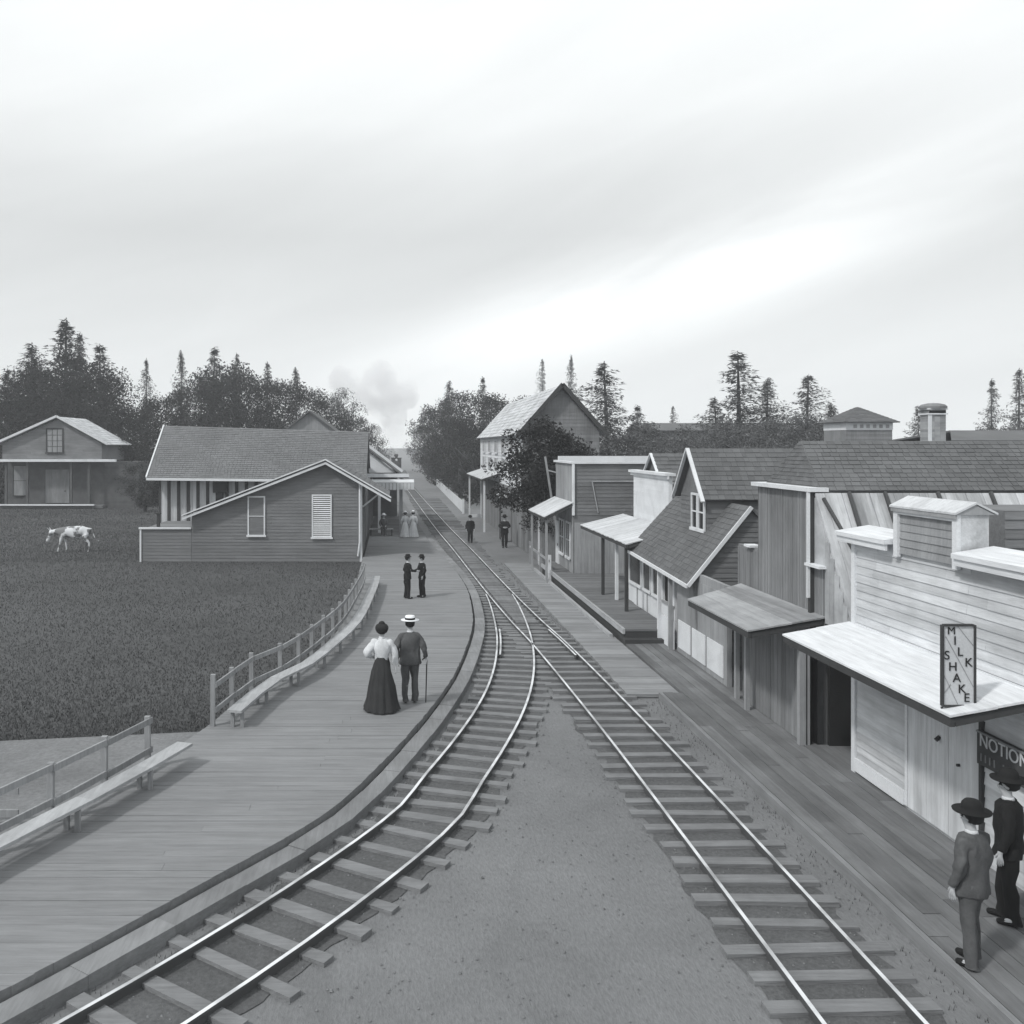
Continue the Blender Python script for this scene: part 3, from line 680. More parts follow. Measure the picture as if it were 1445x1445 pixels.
# ------------------------------------------------------------------ building 2 : tall vertical boards
B2=thing('boarded_store',(12,19,0),'tall grey store with vertical board front and long dark shingle roof','shop')
w=MB();w.box(8.02,8.14,17.6,20.2,2.3,4.9);boards_x(w,8.02,17.6,20.2,2.45,4.9,w=.11,t=.025,gap=.014)
w.box(8.02,8.14,17.06,17.59,2.3,3.5);boards_x(w,8.02,17.06,17.59,2.45,3.5,w=.11,t=.025,gap=.014)
w.box(8.06,8.14,20.21,21.5,2.3,3.5);boards_x(w,8.06,20.21,21.5,2.45,3.45,w=.12,t=.02,gap=.012)
w.box(8.15,20,17.7,20.1,0,4.85);w.box(8.14,9.1,20.2,21.5,0,3.3)
build('wall',w,M['siding'],B2)
w=MB();boards_x(w,7.78,17.45,20.45,.16,2.5,w=.2,t=.02,gap=.008);w.box(7.78,7.86,17.45,20.45,.1,2.5)
build('front_boards',w,M['siding'],B2)
w=MB();w.box(7.8,7.9,21.5,25.3,.12,2.5);boards_x(w,7.8,21.5,25.3,.16,2.3,w=.28,t=.012,gap=.004);w.box(7.9,9,25.2,25.3,.1,2.5);build('front_wall',w,M['sidingl'],B2)
for (a,b) in ((21.7,22.8),(22.95,23.95),(24.1,25.1)):
    w=MB();w.box(7.76,7.785,a,b,.3,1.05);build('panel',w,M['white'],B2)
w=MB();w.box(8.5,8.6,20.45,21.5,.1,2.5);w.box(7.9,8.5,20.45,20.5,.1,2.5);build('recess',w,M['dark'],B2)  # recess shade painted as near-black boards
t=MB();t.box(7.92,8.01,17.50,17.6,2.45,4.9);t.box(7.99,8.16,17.5,17.59,3.56,4.9);build('corner_board',t,M['trimd'],B2)
t=MB();t.box(7.86,7.915,17.49,17.53,2.9,4.9);t.box(7.88,8.25,17.45,20.3,4.91,4.99);t.box(7.84,8.22,16.98,17.58,3.51,3.56);t.box(7.95,8.2,20.55,20.9,3.51,3.56)
build('trim',t,M['white'],B2)
r=MB();
shingle(r,(8.12,17.5,4.93),(20,17.5,4.93),(20,19.0,5.88),(8.42,19.0,5.88),course=.14,w=.16,t=.01)
shingle(r,(20,20.3,4.93),(8.15,20.1,4.93),(8.42,19.0,5.88),(20,19.0,5.88),course=.3,w=.4,t=.01)
shingle(r,(8.10,20.1,4.93),(8.10,17.5,4.93),(8.40,18.97,5.88),(8.40,19.03,5.88),course=.14,w=.16,t=.01)
r.hexa([(8.12,17.5,4.85),(8.15,20.1,4.85),(8.5,20.1,4.85),(8.5,17.5,4.85),(8.12,17.5,4.93),(8.15,20.1,4.93),(8.42,19.05,5.86),(8.42,18.95,5.86)])
build('roof',r,M['shing'],B2)
# steep board roof facing the camera between B1 and B2
r=MB();x=8.0;
while x<13.5:
    wd=R.uniform(.13,.2);e=R.uniform(-.015,.015)
    r.hexa([(x+.003,16.0,2.5+e),(x+wd-.003,16.0,2.5+e),(x+wd-.003,17.5,4.86),(x+.003,17.5,4.86),(x+.003,15.97+e,2.53+e),(x+wd-.003,15.97+e,2.53+e),(x+wd-.003,17.47+e,4.89),(x+.003,17.47+e,4.89)]); x+=wd
build('side_roof',r,M['weath'],B2)
r=MB();r.prism([(8.0,16.02,2.45),(8.0,17.5,2.45),(8.0,17.5,4.8)],(.06,0,0))
boards_x(r,8.0,16.05,17.04,2.5,4.8,w=.16,t=.015,top=lambda y:2.5+(y-16.0)*1.57)
build('gable_side',r,M['weath'],B2)
r=MB()
for x in (8.62,9.3,10.3,11.3,12.2): r.bar((x,15.93,2.55),(x,17.43,4.91),.06,.05,up=(1,0,0))
r.bar((8.1,17.35,4.8),(8.75,15.95,2.62),.05,.05,up=(1,0,0));
build('roof_batten',r,M['seam'],B2)
canopy(B2,6.56,2.37,8.0,2.62,17.05,20.55,'awng',along=True,w=.2,y1i=21.2)
for (x,y) in ((7.7,17.38),):
    p=MB();p.box(x-.06,x+.06,y-.06,y+.06,.15,2.3 if x<7 else 2.45);p.box(x+.1,x+.14,y-.05,y+.05,.15,2.3 if x<7 else 2.45) ;build('post',p,M['trimg'],B2)
for yy,xx in ((20.5,7.62),(19.6,7.5)):
    p=MB();p.box(xx,xx+.09,yy,yy+.1,.15,2.42);build('post',p,M['trimg'],B2)
# ------------------------------------------------------------------ building 3 steep roof with dormer
B3=thing('steep_roofed_shop',(9,26.5,0),'dark steep roofed shop with pointed dormer and white framed shop windows','shop')
r=MB();shingle(r,(7.5,23.5,2.22),(7.5,29.5,2.45),(9.13,29.5,4.25),(9.13,23.5,4.23),course=.16,w=.2,t=.012)
shingle(r,(11,29.5,2.3),(11,23.5,2.3),(9.13,23.5,4.23),(9.13,29.5,4.25),course=.4,w=.5)
build('roof',r,M['shing'],B3)
t=MB();t.bar((7.47,23.46,2.2),(7.47,29.5,2.43),.05,.09);t.bar((7.5,23.46,2.2),(9.13,23.46,4.22),.05,.09);build('trim',t,M['white'],B3)
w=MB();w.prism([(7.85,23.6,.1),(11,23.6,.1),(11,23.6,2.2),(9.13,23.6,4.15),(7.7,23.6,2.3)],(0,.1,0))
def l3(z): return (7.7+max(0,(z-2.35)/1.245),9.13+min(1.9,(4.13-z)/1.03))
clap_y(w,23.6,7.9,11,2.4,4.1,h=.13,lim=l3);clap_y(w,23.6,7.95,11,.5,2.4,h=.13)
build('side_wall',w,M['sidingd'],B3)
w=MB();w.box(8.1,8.2,26.5,31.7,.1,1.15);w.box(8.1,8.2,26.5,31.7,2.25,2.75);w.box(8.2,9.0,31.6,31.7,.1,2.6)
for y in (26.5,27.65,28.7,29.8,31.55): w.box(8.08,8.2,y,y+.16,1.15,2.25)
build('front_wall',w,M['white'],B3)
for i,(a,b) in enumerate(((28.95,29.7),(30.05,31.45),(27.85,28.6))):
    window_x(B3,a,b,1.2,2.2,8.1,cols=1,rows=1,fw=.05)
d=MB();d.box(8.14,8.19,26.68,27.6,.5,2.24);dd=build('door',d,M['dark'],B3);d=MB();d.box(8.11,8.139,26.75,26.8,1.3,1.4);build('handle',d,M['iron'],dd)
w=MB();w.box(8.055,8.098,26.5,31.6,1.1,1.16)
for y in (26.6,28.0,29.3,30.5): w.box(8.07,8.098,y,y+.06,.5,1.1)
build('panel_trim',w,M['trimg'],B3)
for y in (31.5,26.45,25.4):
    p=MB();p.box(7.6,7.7,y,y+.1,.1 if y<26.5 else .5,2.4);build('post',p,M['white'] if y>26 else M['trimg'],B3)
w=MB();w.box(7.7,7.76,25.42,26.45,.15,.95);build('low_panel',w,M['white'],B3)
# dormer
w=MB();w.prism([(8.5,24.95,3.2),(8.5,27.2,3.2),(8.5,27.2,4.45),(8.5,26.07,5.62),(8.5,24.95,4.45)],(4.5,0,0))
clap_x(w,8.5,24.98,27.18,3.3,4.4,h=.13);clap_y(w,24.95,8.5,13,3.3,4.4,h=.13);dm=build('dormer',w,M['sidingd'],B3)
r=MB();shingle(r,(8.35,24.8,4.32),(13,24.8,4.32),(13,26.07,5.7),(8.35,26.07,5.7),course=.16,w=.2,t=.012)
shingle(r,(13,27.35,4.32),(8.35,27.35,4.32),(8.35,26.07,5.7),(13,26.07,5.7),course=.3,w=.4,t=.012);build('dormer_roof',r,M['shing'],dm)
t=MB();t.bar((8.32,24.75,4.27),(8.32,26.07,5.7),.05,.1,up=(1,0,0));t.bar((8.32,27.4,4.27),(8.32,26.07,5.7),.05,.1,up=(1,0,0));build('dormer_trim',t,M['white'],dm)
window_x(B3,25.05,25.45,3.5,4.4,8.47,cols=1,rows=2,fw=.06);window_x(B3,25.62,26.02,3.5,4.4,8.47,cols=1,rows=2,fw=.06)
# ------------------------------------------------------------------ building 4 white false front
B4=thing('white_front_shop',(10,32,0),'shop with blank white false front above a broad pale canopy','shop')
w=MB();w.box(9.0,9.12,30.1,34.5,.5,4.78);clap_x(w,9.0,30.12,34.48,2.9,4.75,h=.15,t=.008);build('false_front',w,M['white'],B4)
w=MB();w.box(9.13,13,30.2,34.4,.3,4.5);build('wall',w,M['siding'],B4)
t=MB();t.box(8.85,9.2,30.0,34.7,4.79,4.88);t.box(8.93,8.99,30.0,34.7,4.68,4.787);build('parapet_cap',t,M['white'],B4)
r=MB();shingle(r,(9.25,31.6,4.4),(14,31.6,4.4),(14,33,5.5),(9.25,33,5.5),course=.2,w=.25);shingle(r,(14,34.4,4.4),(9.25,34.4,4.4),(9.25,33,5.5),(14,33,5.5),course=.3,w=.4)
r.prism([(9.35,31.7,4.4),(9.35,34.3,4.4),(9.35,33,5.42)],(.1,0,0));build('roof',r,M['shing'],B4)
t=MB();t.bar((9.22,31.55,4.36),(9.22,33,5.5),.04,.09,up=(1,0,0));t.bar((9.22,34.45,4.36),(9.22,33,5.5),.04,.09,up=(1,0,0));build('roof_trim',t,M['white'],B4)
canopy(B4,7.3,2.7,8.98,3.12,28.9,36.0,'awnl',along=False,w=.25)
for y in (29.3,32.6): 
    p=MB();p.box(7.38,7.48,y,y+.1,.5,2.6);build('post',p,M['trimd'],B4)
# ------------------------------------------------------------------ building 5 box with parapet
B5=thing('flat_topped_store',(9,40,0),'dark sided flat topped store with light narrow front and slanting canopy','shop')
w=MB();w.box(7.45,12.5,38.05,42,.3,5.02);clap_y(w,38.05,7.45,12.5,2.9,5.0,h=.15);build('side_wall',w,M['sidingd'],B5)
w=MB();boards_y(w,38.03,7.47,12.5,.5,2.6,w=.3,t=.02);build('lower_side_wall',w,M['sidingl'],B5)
w=MB();boards_x(w,7.44,38.06,42,.4,5.0,w=.22,t=.03,gap=.006);build('front_wall',w,M['sidingl'],B5)
t=MB();t.box(7.32,7.5,37.95,42.1,5.03,5.12);t.box(7.5,12.5,37.93,38.12,5.03,5.1);t.box(7.51,12.5,41.9,42.05,5.03,5.3);t.box(7.37,7.47,37.94,38.03,2.9,5.02);build('parapet_cap',t,M['white'],B5)
t=MB();t.bar((8.2,38.0,4.3),(10.8,38.0,4.3),.04,.04);t.bar((8.2,38.0,4.3),(8.45,38.0,3.0),.04,.04);build('batten',t,M['trimg'],B5)
canopy(B5,6.2,2.85,7.4,3.45,37.9,42.3,'awnl',along=False,w=.25)
for (x,y) in ((6.3,38.1),(6.3,42.1)): p=MB();p.box(x,x+.09,y,y+.09,0,2.78);build('post',p,M['trimg'],B5)
for (a,b,mt_) in ((38.5,39.3,'glass'),(39.9,40.9,'glass')): window_x(B5,a,b,1.1,2.5,7.40,cols=2,rows=2,pm=mt_)
d=MB();d.box(7.36,7.41,41.1,41.8,.4,2.4);dd=build('door',d,M['white'],B5);d=MB();d.box(7.33,7.359,41.2,41.25,1.3,1.4);build('handle',d,M['iron'],dd)
BR5=thing('timber_brace',(7.6,43.6,0),'leaning pale timber brace frame behind the flat topped store','timber frame')
t=MB();t.bar((8.0,43.6,0),(7.25,44,5.25),.09,.09);build('strut',t,M['fence'],BR5);t=MB();t.bar((7.9,43.0,0),(7.7,43.5,4.9),.07,.07);build('strut',t,M['fence'],BR5)
t=MB();t.bar((7.35,44,4.6),(7.72,43.5,4.5),.05,.05);build('rung',t,M['fence'],BR5)
# barrier rails before B5
RF=thing('hitching_rail',(6.4,42,0),'short hitching rail with pale posts under the slanting canopy','railing')
for (y,m_) in ((38.9,'white'),(41.2,'fence'),(44.4,'fence')): p=MB();p.box(6.55,6.67,y,y+.1,0,1.15);build('post',p,M[m_],RF)
p=MB();p.box(6.56,6.6,38.9,44.5,.85,.95);build('rail',p,M['trimg'],RF)
# ------------------------------------------------------------------ building 6 two storey
B6=thing('two_storey_hotel',(9.2,62,0),'tall two storey building with light sloping roof and white windowed side','building')
Ya,Yb=50.5,74; zeave=6.55;zr=9.1
w=MB();w.prism([(7.1,Ya,0),(11.3,Ya,0),(11.3,Ya,zeave),(9.2,Ya,zr-.15),(7.1,Ya,zeave)],(0,Yb-Ya,0))
def l6(z):
    if z<zeave:return(7.1,11.3)
    k=(zr-.2-z)/(zr-.2-zeave);return(9.2-2.1*k,9.2+2.1*k)
clap_y(w,Ya,0,0,3,zr-.3,h=.2,lim=l6);build('wall',w,M['siding'],B6)
w=MB();clap_x(w,7.1,Ya,Yb,3.3,zeave,h=.2,t=.04);build('upper_front',w,M['white'],B6)
w=MB();boards_x(w,7.1,Ya,Yb,.1,3.3,w=.3,t=.03);build('lower_front',w,M['siding'],B6)
r=MB();shingle(r,(6.75,Ya-.4,zeave-.2),(6.75,Yb+.4,zeave-.2),(9.2,Yb+.4,zr),(9.2,Ya-.4,zr),course=.3,w=.4)
shingle(r,(11.65,Yb+.4,zeave-.2),(11.65,Ya-.4,zeave-.2),(9.2,Ya-.4,zr),(9.2,Yb+.4,zr),course=.4,w=.5);build('roof',r,M['shingl'],B6)
t=MB();t.bar((6.72,Ya-.46,zeave-.25),(9.2,Ya-.46,zr+.02),.05,.2);t.bar((9.2,Ya-.46,zr+.02),(11.68,Ya-.46,zeave-.25),.05,.2);build('trim',t,M['trimd'],B6)
for i in range(5):
    y=Yb-1.6-i*4.2
    for (a,b) in ((4.0,4.9),(5.3,6.1)): window_x(B6,y-1.6,y,a,b,7.05,cols=3,rows=1)
t=MB();t.box(7.0,7.12,Yb-.2,Yb+.05,0,zeave);t.box(6.2,7.1,Yb-.1,Yb,0,.25);build('corner_board',t,M['white'],B6)
canopy(B6,5.85,3.55,7.05,3.95,61,73.5,'awnl',along=False,w=.4)
for y in (61.3,73.2): p=MB();p.box(6.0,6.12,y,y+.12,0,3.4);build('post',p,M['white'],B6)
# vestibule
V=thing('entrance_booth',(6.95,56,0),'small pale booth with flat white roof jutting from the tall building','booth')
p=MB();p.box(6.5,7.05,55.2,56.8,.05,2.6);build('wall',p,M['sidingl'],V);p=MB();p.box(6.2,7.05,54.9,57.1,2.61,2.8);build('roof',p,M['white'],V)
p=MB();p.box(6.47,6.5,55.5,56.3,.1,2.3);dd=build('door',p,M['trimd'],V);p=MB();p.box(6.44,6.469,55.6,55.66,1.2,1.3);build('handle',p,M['iron'],dd)
SH=thing('lean_to_shed',(8,47,0),'low board lean to between the tall building and the flat topped store','shed')
p=MB();p.box(7.2,10.5,44.6,50.3,0,2.9);boards_x(p,7.2,44.6,50.3,.05,2.9,w=.25,t=.03);build('wall',p,M['siding'],SH);p=MB();p.slab([(7.0,44.4,2.95),(7.0,50.4,2.95),(10.6,50.4,3.6),(10.6,44.4,3.6)],.08);build('roof',p,M['shing'],SH)
p=MB();p.box(7.08,7.16,45.0,45.1,0,2.9);build('corner_board',p,M['white'],SH)
# picket fence
PF=thing('picket_fence',(6,100,0),'low white picket fence along the far right side of the tracks','fence')
p=MB();y=78
while y<130: p.box(5.88+(y-78)*.004,5.92+(y-78)*.004,y,y+.16,.05,1.05+R.uniform(-.03,.03)); y+=.3
build('pickets',p,M['white'],PF)
p=MB();p.bar((5.96,78,.8),(6.17,130,.8),.04,.09);p.bar((5.96,78,.3),(6.17,130,.3),.04,.09);build('rail',p,M['white'],PF)
p=MB();p.box(5.82,6.0,77.8,77.95,0,1.25);build('post',p,M['white'],PF)
# ------------------------------------------------------------------ far right roofs
T=thing('water_tower',(31,60,0),'squat tank house with pointed dark roof and pale band above the long roof','water tower')
Yt=60; xa,xb=at(1193,Yt),at(1259,Yt); xm=(xa+xb)/2
p=MB();p.box(xa,xb,Yt,Yt+3,0,zz(607,Yt));clap_y(p,Yt,xa,xb,3,zz(607,Yt),h=.16);build('wall',p,M['siding'],T)
p=MB();p.box(xa-.02,xb+.02,Yt-.05,Yt+3.02,zz(607,Yt)+.01,zz(596,Yt));bd=build('band',p,M['white'],T)
p=MB()
for i in range(6): q=xa+.5+i*.42; p.box(q,q+.22,Yt-.07,Yt-.051,zz(604,Yt),zz(599,Yt))
build('louvre',p,M['trimg'],bd)
p=MB();q=(xm,Yt+1.5,zz(573,Yt)); e0=[(xa-.3,Yt-.4,zz(595.5,Yt)),(xb+.3,Yt-.4,zz(595.5,Yt)),(xb+.3,Yt+3.4,zz(595.5,Yt)),(xa-.3,Yt+3.4,zz(595.5,Yt))]
for i in range(4):
    a,b=Vector(e0[i]),Vector(e0[(i+1)%4]); t_=Vector(q); shingle(p,a,b,t_+(b-a)*.01,t_-(b-a)*.01,course=.25,w=.3)
build('roof',p,M['shing'],T)
K=thing('brick_chimney',(20.6,35,0),'broad masonry chimney stack with rounded cap above the long roof','chimney')
Yk=35; xa,xb=at(1311,Yk),at(1335,Yk)
p=MB();z=0
while z<zz(583,Yk):
    for i in range(3): p.box(xa+(xb-xa)*i/3+.004,xa+(xb-xa)*(i+1)/3-.004,Yk,Yk+.6,z,z+.09); 
    z+=.1
p.box(xa+.02,xb-.02,Yk+.01,Yk+.59,0,z);build('stack',p,M['brick'],K)
p=MB();p.box(xa-.05,xb+.05,Yk-.05,Yk+.65,zz(585,Yk),zz(583,Yk));p.box(xa-.05,xb+.05,Yk-.05,Yk+.65,zz(578,Yk),zz(576,Yk));p.box(xa-.04,xa+.1,Yk-.02,Yk-.003,2,zz(585,Yk));build('band',p,M['white'],K)
p=MB();p.box(xa,xb,Yk,Yk+.6,zz(582.8,Yk),zz(578.2,Yk));p.lathe(((xa+xb)/2,Yk+.3,zz(576,Yk)),[(.48,0),(.48,.08),(.4,.15),(.2,.2),(.02,.21)],n=12);build('cap',p,M['siding'],K)
RB=thing('low_roofed_building',(34,50,0),'distant low building with dark pitched roof at the right edge','building')
Yr=50; p=MB();p.box(at(1350,Yr),at(1500,Yr),Yr,Yr+6,0,zz(622,Yr));build('wall',p,M['sidingl'],RB)
p=MB();xa=at(1338,Yr)
p.slab([(xa,Yr-.3,zz(621,Yr)),(at(1510,Yr),Yr-.3,zz(621,Yr)),(at(1500,Yr),Yr+3,zz(606,Yr)),(at(1388,Yr),Yr+3,zz(606,Yr))],.1);p.slab([(at(1510,Yr),Yr+6.3,zz(621,Yr)),(xa,Yr+6.3,zz(621,Yr)),(at(1388,Yr),Yr+3,zz(606,Yr)),(at(1500,Yr),Yr+3,zz(606,Yr))],.1);build('roof',p,M['shing'],RB)
LB=thing('long_shed',(32,103,0),'long low shed roof in front of the far right trees','shed')
Yl=100;p=MB();p.box(at(905,Yl),at(1190,Yl),Yl,Yl+6,0,zz(606,Yl));build('wall',p,M['sidingd'],LB)
p=MB();p.slab([(at(903,Yl),Yl-.4,zz(607,Yl)),(at(1192,Yl),Yl-.4,zz(607,Yl)),(at(1192,Yl),Yl+3,zz(596,Yl)),(at(903,Yl),Yl+3,zz(596,Yl))],.1);p.slab([(at(1192,Yl),Yl+6.4,zz(607,Yl)),(at(903,Yl),Yl+6.4,zz(607,Yl)),(at(903,Yl),Yl+3,zz(596,Yl)),(at(1192,Yl),Yl+3,zz(596,Yl))],.1);build('roof',p,M['shing'],LB)
# ------------------------------------------------------------------ trees
def conifer_mesh(h,seed,rad=.24,bare=.08):
    r=random.Random(seed); c=MB(); t=MB(); n=8
    lean=(r.uniform(-.02,.02),r.uniform(-.02,.02))
    t.tube((0,0,0),(lean[0]*h,lean[1]*h,h*.97),h*.016,h*.002,8)
    z=h*bare
    ph=[r.uniform(0,6.28) for _ in range(4)]
    while z<h*.985:
        f=1-z/h; L=h*rad*(f**.85)+.12
        for k in range(r.randint(4,7)):
            a=r.uniform(0,6.283)
            asym=1+.28*math.sin(a+ph[0]+z*.5)+.2*math.sin(2*a+ph[1]-z*1.3)
            l=L*r.choice((.45,.7,.85,1,1.15))*r.uniform(.8,1.15)*asym; dr=r.uniform(-.15,.35); z1=z+r.uniform(-.25,.25)
            m=max(2,int(l/.3))
            sx,sy=lean[0]*z,lean[1]*z
            for i in range(m):
                s=(i+.6)/m; rr=l*s
                bx=sx+math.cos(a)*rr;by=sy+math.sin(a)*rr;bz=z1-dr*rr+.22*rr*s
                wdt=.13*l*(1.15-s)+.12
                for q in range(4):
                    o=r.gauss(0,.8)*wdt; px=bx-math.sin(a)*o;py=by+math.cos(a)*o;pz=bz+r.uniform(-.25,.15)-abs(o)*.2
                    sz=r.uniform(.09,.24)*(.7+h/40)
                    d=Vector((math.cos(a)+r.uniform(-.9,.9),math.sin(a)+r.uniform(-.9,.9),r.uniform(-1.0,.35))).normalized()*sz*1.6
                    e=Vector((r.uniform(-1,1),r.uniform(-1,1),r.uniform(-.5,.5))).normalized()*sz*.35
                    p0=Vector((px,py,pz)); c.add([p0-e,p0+e,p0+d],[(0,1,2)])
        z+=h*.0095*r.uniform(.5,1.5)+.03
    for k in range(14):
        zt=h*(.94+.06*k/14); a=r.uniform(0,6.28); l=.25*(1-k/15)+.05
        c.add([(lean[0]*zt,lean[1]*zt,zt),(lean[0]*zt+math.cos(a)*l,lean[1]*zt+math.sin(a)*l,zt+.05),(lean[0]*zt,lean[1]*zt,zt+.2)],[(0,1,2)])
    return t,c
def broad_mesh(h,seed,wr=.42,low=.12,n=95,leaf=.3):
    r=random.Random(seed); t=MB(); c=MB()
    t.tube((0,0,0),(r.uniform(-.3,.3),0,h*.45),h*.03,h*.018,8)
    for k in range(7):
        a=k*.9+r.uniform(-.3,.3); z0=h*r.uniform(.2,.45); t.tube((0,0,z0),(math.cos(a)*h*wr*.6,math.sin(a)*h*wr*.6,h*r.uniform(.55,.8)),h*.012,h*.004,6)
    for i in range(n):
        a=r.uniform(0,6.283); u=r.random()**.5; zf=r.random()
        prof=math.sin(math.pi*min(1,.12+zf*.86))**.6
        cx=math.cos(a)*h*wr*u*prof; cy=math.sin(a)*h*wr*u*prof; cz=h*(low+(1-low)*zf*.94)
        R0=h*r.uniform(.05,.10)
        for k in range(75):
            d=Vector((r.gauss(0,1),r.gauss(0,1),r.gauss(0,.8))); d=d.normalized()*R0*r.uniform(.5,1.15)
            p=Vector((cx,cy,cz))+d; s=leaf*r.uniform(.5,1.1)
            e=Vector((r.uniform(-1,1),r.uniform(-1,1),r.uniform(-1,1))).normalized()*s*.5; f=Vector((r.uniform(-1,1),r.uniform(-1,1),r.uniform(-1,1))).normalized()*s*.7
            c.add([p-e,p+e,p+f],[(0,1,2)])
    return t,c
protos={}
def make_tree(kind,seed,mat):
    key=(kind,seed,mat)
    if key in protos:
        return copy_tree(protos[key]),False
    h={'c':18,'b':12,'s':5}[kind]
    if kind=='c': t,c=conifer_mesh(h,seed,rad=.2+.03*(seed%3))
    elif kind=='b': t,c=broad_mesh(h,seed,wr=.4+.04*(seed%3))
    else: t,c=broad_mesh(h,seed,wr=.36,low=.34,n=120,leaf=.15)
    e=thing({'c':'conifer_tree','b':'broadleaf_tree','s':'bushy_tree'}[kind],(0,0,0),None,None)
    build('trunk',t,M['trunk'],e,smooth=True); build('crown',c,M[mat],e)
    protos[key]=e; return e,True
def tree(kind,seed,px,topy,Y,label,group=None,mat=None,sx=1.0,cat=None):
    mat=mat or {'c':'conif','b':'leaf','s':'leaf'}[kind]
    e,_=make_tree(kind,seed,mat); h0={'c':18,'b':12,'s':5}[kind]
    h=zz(topy,Y); s=h/h0
    e.location=(at(px,Y),Y,0); e.scale=(s*sx,s*sx,s); e.rotation_euler=(0,0,R.uniform(0,6.28))
    if 'group' in e: del e['group']
    tag(e,label,'tree',group)
# left wood: named conifers
for (k,sd,px,ty,Y,sx,lab) in [
 ('c',1,92,448,112,1.7,'tallest dark conifer rising behind the left house'),
 ('c',2,48,484,112,1.6,'dark conifer left of the tallest one, near the left edge'),
 ('c',3,143,486,112,1.5,'dark conifer just right of the tallest one behind the left house'),
 ('c',4,112,470,118,.9,'thin conifer spire leaning close to the tallest left conifer'),
 ('c',2,15,520,105,1.6,'dark conifer at the extreme left edge of the wood'),
 ('c',4,208,506,120,.75,'thin lone conifer tip in the dip between left house and station'),
 ('c',1,258,494,125,.7,'slender conifer spire above the left end of the station roof'),
 ('c',3,300,490,125,1.3,'conifer with ragged top above the middle of the station roof'),
 ('c',2,330,498,128,.8,'faint thin conifer right of the ragged one above the station'),
 ('c',4,378,510,128,.9,'small conifer tip emerging from rounded crowns above the station'),
 ('c',1,420,518,130,.9,'small conifer at the right shoulder of the wood above the station')]:
    tree(k,sd,px,ty,Y,lab,'conifers rising from the left wood',sx=sx)
g1='rounded trees packed in the left wood'
lb='dense rounded dark tree in the wood behind the station and left house'
for (px,ty,Y) in [(5,560,98),(35,540,100),(70,520,104),(105,525,104),(140,545,102),(170,570,100),(195,575,104),(225,560,110),(250,548,112),(285,540,114),(315,530,116),(345,532,116),(375,535,118),(405,538,118),(435,548,120),(460,562,124),(485,572,128),(505,588,134),
     (20,530,108),(55,508,110),(85,490,112),(115,500,112),(150,520,108),(290,520,122),(330,515,122),(60,560,96),(120,570,96),(190,600,92),(165,625,90),(205,640,80),(175,655,88)]:
    tree('b',11+(px%3),px,ty,Y,lb,g1,sx=.95 if ty<600 else 1.1)
tree('b',12,525,598,150,'last rounded tree of the left wood beside the steam plume','rounded trees packed in the left wood',sx=.9)
tree('b',13,480,548,180,'pale distant tree crown fading behind the left side of the steam',mat='leaff',sx=.8)
# right wood
g2='rounded trees packed right of the tracks'
lb2='dense dark tree in the thicket right of the far tracks'
for (px,ty,Y) in [(612,575,190),(622,562,160),(600,600,215),(640,552,140),(628,590,120),(662,552,120),(650,590,100),(690,556,115),(715,562,110),(740,560,105),(672,600,92),(765,575,105),(820,590,85),(855,600,88)]:
    tree('b',11+(px%3),px,ty,Y,lb2,g2)
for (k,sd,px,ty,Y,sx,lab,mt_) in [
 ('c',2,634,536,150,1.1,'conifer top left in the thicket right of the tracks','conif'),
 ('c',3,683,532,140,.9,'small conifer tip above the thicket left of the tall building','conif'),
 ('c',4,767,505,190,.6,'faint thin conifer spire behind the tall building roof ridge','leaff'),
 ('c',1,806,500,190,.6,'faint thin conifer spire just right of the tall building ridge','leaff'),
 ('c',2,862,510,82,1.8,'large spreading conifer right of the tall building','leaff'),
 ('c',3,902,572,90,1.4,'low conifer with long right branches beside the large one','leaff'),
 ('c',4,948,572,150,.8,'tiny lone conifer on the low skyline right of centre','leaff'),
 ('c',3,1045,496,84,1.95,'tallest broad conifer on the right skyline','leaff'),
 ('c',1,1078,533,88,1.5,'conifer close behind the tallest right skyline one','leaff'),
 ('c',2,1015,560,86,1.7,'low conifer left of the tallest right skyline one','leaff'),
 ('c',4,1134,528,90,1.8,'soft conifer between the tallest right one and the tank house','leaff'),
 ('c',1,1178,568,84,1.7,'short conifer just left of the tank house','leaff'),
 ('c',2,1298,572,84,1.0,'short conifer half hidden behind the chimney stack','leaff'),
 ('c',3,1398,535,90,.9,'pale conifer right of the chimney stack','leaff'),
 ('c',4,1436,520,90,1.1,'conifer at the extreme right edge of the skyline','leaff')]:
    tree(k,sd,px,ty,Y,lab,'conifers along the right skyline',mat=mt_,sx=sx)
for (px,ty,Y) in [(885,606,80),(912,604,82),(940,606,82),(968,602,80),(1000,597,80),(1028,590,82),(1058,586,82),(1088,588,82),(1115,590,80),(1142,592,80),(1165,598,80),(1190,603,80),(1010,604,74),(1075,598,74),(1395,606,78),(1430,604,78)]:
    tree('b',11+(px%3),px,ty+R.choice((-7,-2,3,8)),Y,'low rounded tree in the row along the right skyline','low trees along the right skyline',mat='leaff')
tree('s',21,766,594,47,'dark bushy tree between the tall building and the flat topped store',sx=1.12)
tree('s',22,796,612,46.5,'dark shrub crown overhanging the flat topped store roof',sx=.8)
tree('s',23,772,650,45.5,'small dark bush tree beside the leaning timber brace',sx=.9)
